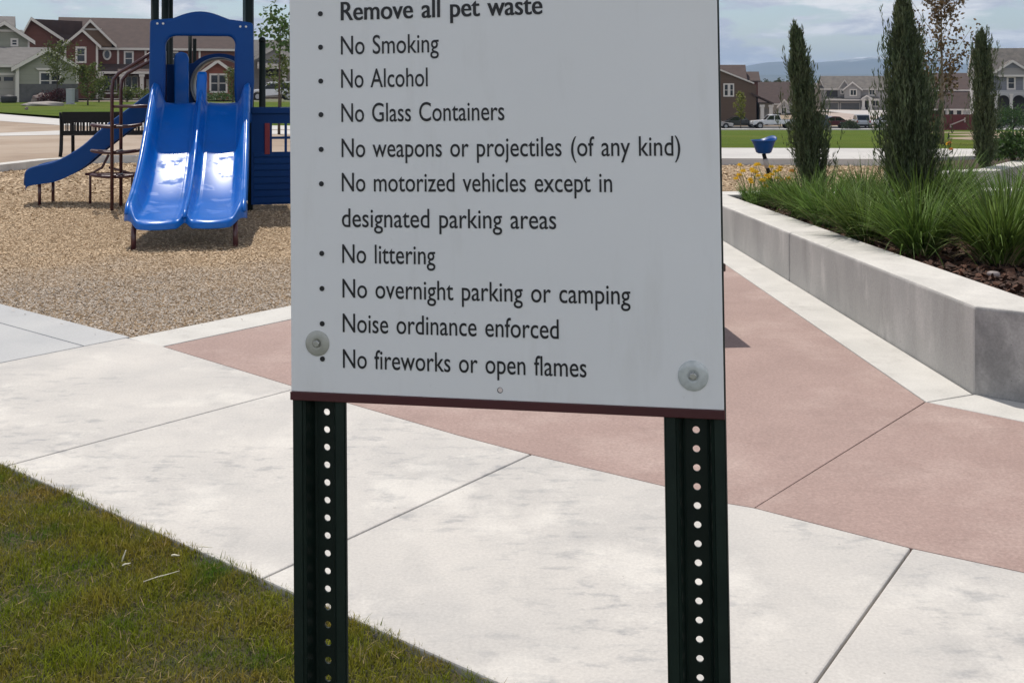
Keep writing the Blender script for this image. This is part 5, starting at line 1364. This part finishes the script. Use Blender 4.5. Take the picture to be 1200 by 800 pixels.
# small far houses between the trees
def far_house(px0, px1, Z, pe, pr, wall, roof, label):
    zb = -4.2; h = House(label, (X((px0+px1)/2, Z), Z, zb))
    h.ridge_block(X(px0, Z), X(px1, Z), Z, Z+10, zb, H(pe, Z), H(pr, Z), wall, roof, ends=False)
    w = X(px1, Z)-X(px0, Z)
    for k in range(2): h.window(X(px0, Z)+w*(0.2+0.4*k), X(px0, Z)+w*(0.2+0.4*k)+1.4, H(pe, Z)-2.2, H(pe, Z)-0.9, Z, (1,), 0, 0.2)
far_house(900, 912, 330, 102, 96.5, 'beige', 'roof_gr', 'small far beige house just above the round dark tree')
far_house(917, 934, 350, 103, 96.0, 'pale_sd', 'roof_tp', 'small far pale house left of the slim juniper')
far_house(941, 956, 340, 106, 97.5, 'pale_sd', 'roof_tp', 'small far pale house just right of the slim juniper')
# ------------------------------------------------------------------ fence, vehicles
M['fence_red'] = mat('red_painted_boards', (0.155, 0.022, 0.024), 0.7, (0.12, 0.018, 0.02), 1.5)
M['fence_rail'] = mat('pinkish_pale_timber', (0.50, 0.36, 0.34), 0.8)
fz = -3.98; Z = 131.0
fence = thing('board_fence', (X(1110, Z), Z, fz), 'red board fence with a slanting pale rail behind the bronze leaved tree', 'fence')
b = MB(); x = X(1082, Z)
while x < X(1146, Z):
    b.box(x, x+0.185, Z, Z+0.03, fz-0.15, H(134.0, Z)-0.04*abs(math.sin(x*7))); x += 0.195
b.build('boards', M['fence_red'], fence, absolute=True)
MB().box(X(1082, Z), X(1146, Z), Z+0.032, Z+0.09, H(137.5, Z), H(136.5, Z)).box(X(1082, Z), X(1146, Z), Z+0.032, Z+0.09, H(148, Z), H(147, Z)).build('cross_rail', M['fence_red'], fence, absolute=True)
b = MB(); b.tube([(X(1113, Z), Z-0.25, H(146.5, Z)), (X(1130, Z), Z-0.15, H(140, Z))], 0.085, 6).tube([(X(1130, Z), Z-0.15, H(143.5, Z)), (X(1130, Z), Z-0.15, H(138, Z))], 0.085, 6).tube([(X(1113, Z), Z-0.25, H(149.5, Z)), (X(1113, Z), Z-0.25, H(145.5, Z))], 0.085, 6)
b.build('slanting_rail', M['fence_rail'], fence, absolute=True)

M['tyre'] = mat('tyre_rubber', (0.02, 0.02, 0.02), 0.8)
M['rim'] = mat('alloy_rim', (0.35, 0.35, 0.36), 0.35, metal=0.7)
M['car_glass'] = mat('car_glass', (0.010, 0.012, 0.014), 0.06, spec=0.7)
M['lamp_w'] = mat('lamp_lens', (0.55, 0.55, 0.52), 0.15)
M['lamp_r'] = mat('tail_lens', (0.30, 0.012, 0.012), 0.2)
M['under'] = mat('black_trim', (0.018, 0.018, 0.02), 0.6)
def paint(name, c): return mat(name, c, 0.28, tuple(v*0.93 for v in c), 3, coat=0.6)
def car(kind, paint_m, loc, rotz, label, group=None, cat='car', name=None):
    """kind: sedan, suv or pickup; local x = forward, origin under the middle"""
    o = thing(name or {'sedan': 'sedan', 'suv': 'suv', 'pickup': 'pickup_truck'}[kind], loc, label, cat, group, rotz)
    L, Wd, r = {'sedan': (4.7, 1.78, 0.32), 'suv': (4.7, 1.86, 0.36), 'pickup': (5.75, 1.95, 0.39)}[kind]
    wb = {'sedan': (1.42, -1.38), 'suv': (1.42, -1.36), 'pickup': (1.95, -1.65)}[kind]
    h = L/2
    if kind == 'sedan':
        low = [(h-0.02, 0.30), (h, 0.55), (h-0.25, 0.70), (1.25, 0.86), (-1.5, 0.92), (-h+0.15, 0.88), (-h, 0.70), (-h+0.03, 0.30)]
        cab = [(1.05, 0.85), (0.30, 1.36), (0.0, 1.42), (-0.9, 1.40), (-1.75, 0.90)]
    elif kind == 'suv':
        low = [(h-0.02, 0.36), (h, 0.72), (h-0.2, 0.90), (1.2, 1.02), (-h+0.12, 1.05), (-h, 0.80), (-h+0.03, 0.36)]
        cab = [(1.05, 1.00), (0.42, 1.58), (0.1, 1.68), (-1.7, 1.66), (-2.25, 1.04)]
    else:
        low = [(h-0.02, 0.42), (h, 0.80), (h-0.15, 1.00), (1.35, 1.10), (-0.45, 1.12), (-0.5, 1.10), (-h+0.02, 1.12), (-h, 0.70), (-h+0.03, 0.42)]
        cab = [(1.25, 1.08), (0.70, 1.68), (0.45, 1.76), (-0.45, 1.75), (-0.72, 1.10)]
    # wheel arches cut in the lower outline
    def arch_poly(low):
        pts = list(low)
        out = []
        for xw in sorted(wb):
            out += [(xw+(r+0.07)*math.cos(a), r+(r+0.07)*math.sin(a)) for a in np.linspace(math.pi, 0, 9) if r+(r+0.07)*math.sin(a) > low[0][1]]
        return pts + out            # bottom edge runs from the rear to the front
    poly = arch_poly(low)
    MB().prism(poly, 'y', -Wd/2, Wd/2).build('body', paint_m, o, bevel=0.06, seg=3)
    iw = Wd/2-0.16
    MB().prism(cab, 'y', -iw, iw).build('cabin_glass', M['car_glass'], o, bevel=0.04)
    top = [p for p in cab if p[1] > 1.3]
    zt = max(p[1] for p in cab)
    MB().prism([(top[0][0]+0.03, top[0][1]-0.01), (top[1][0], zt+0.02), (top[2][0], zt+0.015), (top[2][0]-0.04, zt-0.07), (top[0][0]-0.02, top[0][1]-0.07)], 'y', -iw-0.02, iw+0.02).build('roof', paint_m, o, bevel=0.03)
    b = MB()
    for sy in (-1, 1):
        y0, y1 = sorted((sy*(iw-0.03), sy*(iw+0.02)))
        for (p, q) in ((cab[0], cab[1]), (cab[-1], cab[-2])):
            b.prism([(p[0]+0.04, p[1]), (q[0]+0.04, q[1]), (q[0]-0.05, q[1]), (p[0]-0.05, p[1])], 'y', y0, y1)
        xm = (cab[1][0]+cab[-2][0])/2-0.05; b.box(xm, xm+0.09, y0, y1, cab[0][1], zt-0.03)
    b.build('pillars', paint_m, o)
    if kind == 'pickup':
        MB().box(-h+0.10, -0.80, -Wd/2+0.12, Wd/2-0.12, 0.80, 1.135).build('load_bed', M['under'], o)
    for xw in wb:
        for sy in (-1, 1):
            n = 18; y0, y1 = sorted((sy*(Wd/2-0.20), sy*(Wd/2+0.01)))
            w = MB().prism([(xw+r*math.cos(2*math.pi*k/n), r+r*math.sin(2*math.pi*k/n)) for k in range(n)], 'y', y0, y1).build('wheel', M['tyre'], o, bevel=0.03)
            y0, y1 = sorted((sy*(Wd/2+0.002), sy*(Wd/2+0.022)))
            MB().prism([(xw+r*0.62*math.cos(2*math.pi*k/n), r+r*0.62*math.sin(2*math.pi*k/n)) for k in range(n)], 'y', y0, y1).build('rim', M['rim'], w)
    MB().box(h-0.14, h+0.03, -Wd/2+0.05, Wd/2-0.05, low[0][1]-0.06, low[0][1]+0.16).build('front_bumper', M['under'] if kind != 'sedan' else paint_m, o, bevel=0.03)
    MB().box(-h-0.03, -h+0.14, -Wd/2+0.05, Wd/2-0.05, low[0][1]-0.06, low[0][1]+0.16).build('rear_bumper', M['under'], o, bevel=0.03)
    zl = {'sedan': 0.62, 'suv': 0.82, 'pickup': 0.88}[kind]
    for sy in (-1, 1):
        y0, y1 = sorted((sy*(Wd/2-0.42), sy*(Wd/2-0.06)))
        MB().box(h-0.12, h+0.012, y0, y1, zl-0.09, zl+0.07).build('headlight', M['lamp_w'], o, bevel=0.02)
        y0, y1 = sorted((sy*(Wd/2-0.25), sy*(Wd/2-0.05)))
        MB().box(-h-0.012, -h+0.12, y0, y1, zl-0.10, zl+0.16).build('tail_light', M['lamp_r'], o, bevel=0.02)
    return o
ws = paint('white_paint', (0.72, 0.72, 0.73)); sl = paint('silver_paint', (0.42, 0.44, 0.47)); bk = paint('black_paint', (0.018, 0.018, 0.02))
rdp = paint('dark_red_paint', (0.11, 0.014, 0.018)); teal = paint('teal_paint', (0.035, 0.075, 0.095)); chp = paint('warm_silver_paint', (0.46, 0.43, 0.42))
vz = float(gz(30, 137)) + 0.012
def street_x(px, Z): return X(px, Z)
car('pickup', ws, (X(907, 138.5), 138.5, vz), math.pi, 'white pickup truck parked in front of the dark brown house', cat='truck')
car('sedan', chp, (X(836, 138.2), 138.2, vz), 0.0, 'pale silver car whose nose shows beside the edge of the rules sign', 'parked cars across the street')
car('sedan', bk, (X(868, 141.8), 141.8, vz), 0.0, 'black car in the shade between the silver nose and the white pickup', 'parked cars across the street')
car('suv', teal, (X(957, 140), 140, vz), math.pi/2+0.1, 'dark teal car with a pale roof just right of the slim juniper', 'parked cars across the street')
car('sedan', ws, (X(961, 150), 150, vz), math.pi/2, 'white car behind the dark teal one', 'parked cars across the street')
car('sedan', rdp, (X(974, 141.5), 141.5, vz), math.pi, 'dark red car between the teal car and the silver car', 'parked cars across the street')
car('suv', sl, (X(1008.5, 141), 141, vz), math.pi/2-0.15, 'silver car seen from behind beside the round dark bush', 'parked cars across the street')
car('sedan', ws, (X(1043, 143), 143, vz), 0.0, 'white low car partly hidden by the tallest juniper', 'parked cars across the street')
car('suv', ws, (X(319, 101), 101, 0.09), math.pi+0.35, 'white car parked beyond the playhouse wall, under the young maple', 'parked cars across the street')
# motorcycle group between the red and the silver car
mc = thing('motorcycle', (X(992, 138.5), 138.5, vz), 'black motorcycle parked between the dark red car and the round bush', 'motorcycle')
for xw in (-0.72, 0.72):
    pts = [(xw+0.30*math.cos(a), 0, 0.32+0.30*math.sin(a)) for a in np.linspace(0, 2*math.pi, 17)[:-1]]
    MB().tube(pts, 0.065, 6, closed=True).build('wheel', M['tyre'], mc)
MB().tube([(0.72, 0, 0.32), (0.50, 0, 0.80), (0.42, 0, 1.05)], 0.05, 6).tube([(0.42, -0.35, 1.10), (0.44, 0, 1.06), (0.42, 0.35, 1.10)], 0.03, 6).build('fork', M['under'], mc)
MB().prism([(0.45, 0.80), (0.1, 0.92), (-0.2, 0.74), (-0.75, 0.80), (-0.85, 0.70), (-0.3, 0.40), (0.2, 0.35)], 'y', -0.16, 0.16).build('body', bk, mc, bevel=0.06)
MB().prism([(-0.1, 0.76), (-0.75, 0.86), (-0.72, 0.76), (-0.15, 0.70)], 'y', -0.14, 0.14).build('saddle', M['under'], mc, bevel=0.03)

# ------------------------------------------------------------------ trees
def lm(name, c, c2, isl=0.4, tr=0.35): return mat(name, c, 0.6, c2, 3, island=isl, transl=tr)
M['leaf_g'] = lm('maple_leaf', (0.045, 0.095, 0.022), (0.075, 0.13, 0.03))
M['leaf_pale'] = lm('pale_leaf', (0.090, 0.115, 0.030), (0.125, 0.145, 0.04))
M['leaf_yel'] = lm('yellow_green_leaf', (0.16, 0.18, 0.02), (0.22, 0.22, 0.03))
M['leaf_dark'] = lm('dark_leaf', (0.030, 0.050, 0.016), (0.045, 0.065, 0.02))
M['leaf_bronze'] = lm('bronze_leaf', (0.110, 0.062, 0.028), (0.19, 0.125, 0.058), 0.6)
M['leaf_purple'] = lm('burgundy_leaf', (0.050, 0.014, 0.020), (0.08, 0.025, 0.03))
M['leaf_willow'] = lm('willow_leaf', (0.075, 0.105, 0.020), (0.12, 0.14, 0.03))
def tree(x, y, z, h, cr, h0, leafm, nleaf, lsz, label, seed, limbs=14, rise=0.7, trunk_r=0.05, name='tree', group=None, clump=0.30, shape=None, colour_trunk=None):
    """tapered trunk, limbs from h0 up, leaves in clumps along the limbs"""
    r = np.random.default_rng(seed)
    o = thing(name, (x, y, z), label, 'tree', group)
    b = MB(); bend = r.normal(0, 0.03, 2)*h
    axis = lambda f: np.array([bend[0]*f*f, bend[1]*f*f, h*f])
    b.tube([tuple(axis(f)-np.array([0, 0, 0.05 if f == 0 else 0])) for f in (0, 0.2, 0.4, 0.6, 0.8, 0.97)], [trunk_r*q for q in (1.25, 1.0, 0.8, 0.55, 0.32, 0.12)], 7)
    C = []; 
    shape = shape or [(0, 0.45), (0.3, 1.0), (0.6, 0.85), (0.85, 0.5), (1, 0.15)]
    per = nleaf//limbs
    for k in range(limbs):
        f = h0/h+(0.96-h0/h)*((k+r.uniform(0, 1))/limbs)
        q = (f-h0/h)/(1-h0/h); reach = cr*np.interp(q, [s_[0] for s_ in shape], [s_[1] for s_ in shape])*r.uniform(0.75, 1.15)
        a = k*2.4+r.uniform(-0.4, 0.4); p0 = axis(f)
        p2 = p0+np.array([reach*math.cos(a), reach*math.sin(a), min(reach*rise, h*1.0-p0[2])]); p1 = (p0+p2)/2+np.array([0, 0, -0.05*reach])
        b.tube([tuple(p0), tuple(p1), tuple(p2)], [trunk_r*0.35*(1-0.6*f), trunk_r*0.22*(1-0.5*f), trunk_r*0.08], 5)
        m = per; u = r.uniform(0.15, 1.08, m)[:, None]
        pts = p0*(1-u)+p2*u+np.concatenate([np.zeros((m, 2)), -0.1*reach*np.sin(u*3.1)], 1)
        nc = 3; cc = r.normal(0, 1, (nc, 3))*reach*clump
        pts = pts+cc[r.integers(0, nc, m)]*0.8+r.normal(0, 1, (m, 3))*reach*clump*0.45
        C.append(pts)
    C = np.concatenate(C); n = len(C)
    b.build('trunk', colour_trunk or M['trunk'], o, smooth=True)
    D = r.normal(0, 1, (n, 3)); D[:, 2] -= 0.3
    V, Fq = leaves(C, D, lsz*r.uniform(0.65, 1.3, n), lsz*0.7*r.uniform(0.7, 1.2, n))
    mesh_np('crown', V, Fq, leafm, o)
    return o
yg = 34.5; zg = float(gz(X(1108, yg), yg))
tree(X(1104, yg), yg, zg, H(-9, yg)-zg, 0.95, 1.3, M['leaf_bronze'], 1500, 0.125, 'young bronze leaved tree with a pale trunk between the two right junipers', 21, limbs=17, rise=1.5, trunk_r=0.06, clump=0.20,
     shape=[(0, 0.55), (0.25, 0.85), (0.6, 0.95), (0.85, 0.6), (1, 0.25)], colour_trunk=mat('pale_bark', (0.26, 0.20, 0.14), 0.9, (0.18, 0.13, 0.09), 9))
tree(X(1084, 36), 36, float(gz(X(1084, 36), 36)), 2.4, 0.55, 0.35, M['leaf_pale'], 700, 0.10, 'small leafy sapling with tan and green leaves beside the tallest juniper', 22, limbs=12, rise=1.2, trunk_r=0.03, clump=0.28)
tree(X(327, 31), 31, 0.085, H(15, 31)-0.085, 0.72, 2.35, M['leaf_g'], 420, 0.15, 'young maple with large dark leaves beside the edge of the rules sign', 23, limbs=10, rise=0.45, trunk_r=0.035, clump=0.36,
     shape=[(0, 0.7), (0.4, 1.0), (0.8, 0.7), (1, 0.3)])
tree(X(329, 45), 45, 0.085, H(66, 45)-0.085, 0.75, 0.9, M['leaf_pale'], 420, 0.15, 'thin low sapling below the young maple, in front of the white car', 24, limbs=10, rise=0.9, trunk_r=0.03, clump=0.3)
tree(X(67, 82), 82, 0.09, H(51, 82)-0.09, 1.35, 1.5, M['leaf_pale'], 1300, 0.17, 'small pale green tree in front of the sage house gable', 25, limbs=14, rise=0.7, clump=0.26)
tree(X(103, 76), 76, 0.09, H(77, 76)-0.09, 1.0, 0.45, M['leaf_willow'], 1600, 0.15, 'bushy yellow green tree right of the pale utility box', 26, limbs=16, rise=1.1, clump=0.24)
tree(X(116, 88), 88, 0.09, H(92, 88)-0.09, 0.9, 0.3, M['leaf_willow'], 900, 0.16, 'bushy yellow green tree before the porch of the dark red house', 27, limbs=12, rise=1.1, clump=0.26)
tree(X(149, 90), 90, 0.09, H(106, 90)-0.09, 1.0, 0.2, M['leaf_willow'], 800, 0.16, 'low yellow green bush before the dark red house porch rail', 28, limbs=12, rise=0.9, clump=0.3)
tree(X(172, 86), 86, 0.09, H(108, 86)-0.09, 1.0, 0.2, M['leaf_willow'], 800, 0.16, 'low green bush beside the climber, before the dark red house door', 29, limbs=12, rise=0.9, clump=0.3)
tree(X(273, 84), 84, 0.09, H(80, 84)-0.09, 0.85, 0.4, M['leaf_willow'], 1000, 0.15, 'yellow green tree beside the brick red gable seen through the crawl hole', 30, limbs=14, rise=1.1, clump=0.24)
tree(X(868, 136.5), 136.5, float(gz(30, 136.5)), 4.6, 0.85, 1.3, M['leaf_yel'], 1000, 0.22, 'bright yellow green young tree before the dark brown house wall', 31, limbs=12, rise=1.0, clump=0.26)
tree(X(906, 265), 265, -3.95, H(96.5, 265)+3.95, 2.6, 2.0, M['leaf_dark'], 1600, 0.40, 'round dark green tree behind the house left of the slim juniper', 32, limbs=14, rise=0.5, trunk_r=0.15, clump=0.32)
leafy(X(997, 134), 134, float(gz(30, 134)), 1.0, 1.15, 900, 0.22, M['leaf_dark'], 'round_bush', 'round dark bush in front of the silver car', 'bush', seed=41)
leafy(X(1187, 118), 118, float(gz(60, 118)), 2.0, 2.6, 1500, 0.30, M['shrub'], 'large_bush', 'large green bush in front of the arched porch', 'bush', seed=42)
leafy(X(1165, 112), 112, float(gz(60, 112)), 0.8, 1.0, 600, 0.22, M['leaf_dark'], 'round_bush', 'small dark bush at the left foot of the arched porch', 'bush', seed=43)
leafy(X(56, 84), 84, 0.09, 0.75, 0.8, 700, 0.16, M['leaf_purple'], 'burgundy_bush', 'smaller burgundy bush under the sage house windows', 'bush', seed=44)
leafy(X(70, 82), 82, 0.09, 0.75, 1.05, 900, 0.16, M['leaf_purple'], 'burgundy_bush', 'larger burgundy bush beside the pale utility box', 'bush', seed=45)
for i, (px, Zq, rx, rz) in enumerate([(240, 95, 1.1, 0.8), (262, 93, 1.2, 0.7)]):
    leafy(X(px, Zq), Zq, 0.09, rx, rz, 600, 0.18, M['shrub'], 'garden_shrub', ['low green shrub left of the white window seen through the crawl hole', 'low green shrub under the white window seen through the crawl hole'][i], 'bush', seed=50+i)

# front yard things of the sage house
def lathe_thing(name, px, Z, z, prof, m, label, cat, part_):
    o = thing(name, (X(px, Z), Z, z), label, cat); MB().lathe(prof, 18).build(part_, m, o, smooth=True, bevel=0.01); return o
bn = lathe_thing('barrel', 10.5, 86, 0.09, [(0.50, 0), (0.56, 0.05), (0.60, 0.35), (0.56, 0.52), (0.44, 0.58)], M['under'], 'squat black tub on the lawn before the sage house garage', 'tub', 'tub')
MB().lathe([(0.45, 0.585), (0.40, 0.63), (0.1, 0.65)], 18).build('lid', M['under'], bn, smooth=True)
ub = thing('utility_box', (X(82.5, 80), 80, 0.09), 'pale grey utility box beside the larger burgundy bush', 'utility box')
MB().box(-0.25, 0.25, -0.2, 0.2, 0.03, 1.06).build('cabinet', mat('pale_cabinet', (0.33, 0.35, 0.36), 0.5), ub, bevel=0.04)
MB().box(-0.27, 0.27, -0.22, 0.22, 1.062, 1.12).build('lid', mat('cabinet_lid', (0.36, 0.38, 0.39), 0.5), ub, bevel=0.03)
MB().box(-0.33, 0.33, -0.28, 0.28, -0.02, 0.028).build('base', M['far_path'], ub)
def boulder(px, Z, w, hgt, m, label, seed):
    o = thing('boulder', (X(px, Z), Z, 0.09), label, 'boulder')
    me = bpy.data.meshes.new('rock'); bm = bmesh.new(); bmesh.ops.create_icosphere(bm, subdivisions=3, radius=1)
    for v in bm.verts:
        q = v.co.copy(); k = 1+0.16*math.sin(q.x*3+seed)*math.cos(q.y*4-seed)+0.08*math.sin(q.z*7+q.x*5)
        v.co = Vector((q.x*w*k, q.y*w*0.8*k, max(q.z, -0.3)*hgt*k+hgt*0.3))
    bm.to_mesh(me); bm.free(); finish('rock', me, m, o, smooth=True)
rk = mat('pinkish_boulder', (0.26, 0.20, 0.18), 0.9, (0.19, 0.15, 0.14), 3)
boulder(46.5, 84, 0.55, 0.55, rk, 'pinkish boulder left of the smaller burgundy bush', 1)
boulder(52, 74, 1.3, 0.22, mat('pale_flat_rock', (0.34, 0.31, 0.28), 0.9, (0.27, 0.24, 0.22), 2), 'flat pale rock slab on the lawn below the burgundy bushes', 2)
boulder(31, 62, 0.10, 0.12, rk, 'tiny pale stone on the sage house lawn', 3)

# far woods and roofs that read as one band below the mountains
def woods(n_trees, y0, y1, az0, az1, seed):
    r = np.random.default_rng(seed); Cs = []
    for _ in range(n_trees):
        y = r.uniform(y0, y1); x = y*r.uniform(az0, az1); hh = r.uniform(3.0, 7.5); cr_ = r.uniform(2.0, 4.5)
        m = 130; d = r.normal(size=(m, 3)); d /= np.linalg.norm(d, axis=1, keepdims=True)
        q = r.uniform(0.3, 1, m)[:, None]**0.5
        Cs.append(np.array([x, y, -4.3+hh*0.5])+d*q*np.array([cr_, cr_, hh*0.55]))
    C = np.concatenate(Cs); n = len(C)
    return leaves(C, r.normal(size=(n, 3)), r.uniform(0.9, 2.0, n), r.uniform(0.7, 1.4, n))
V, Fq = join_np([woods(190, 420, 900, -0.75, 0.75, 61), woods(60, 300, 430, 0.19, 0.60, 62)])
tag(mesh_np('distant_woods', V, Fq, M['leaf_dark']), kind='stuff')
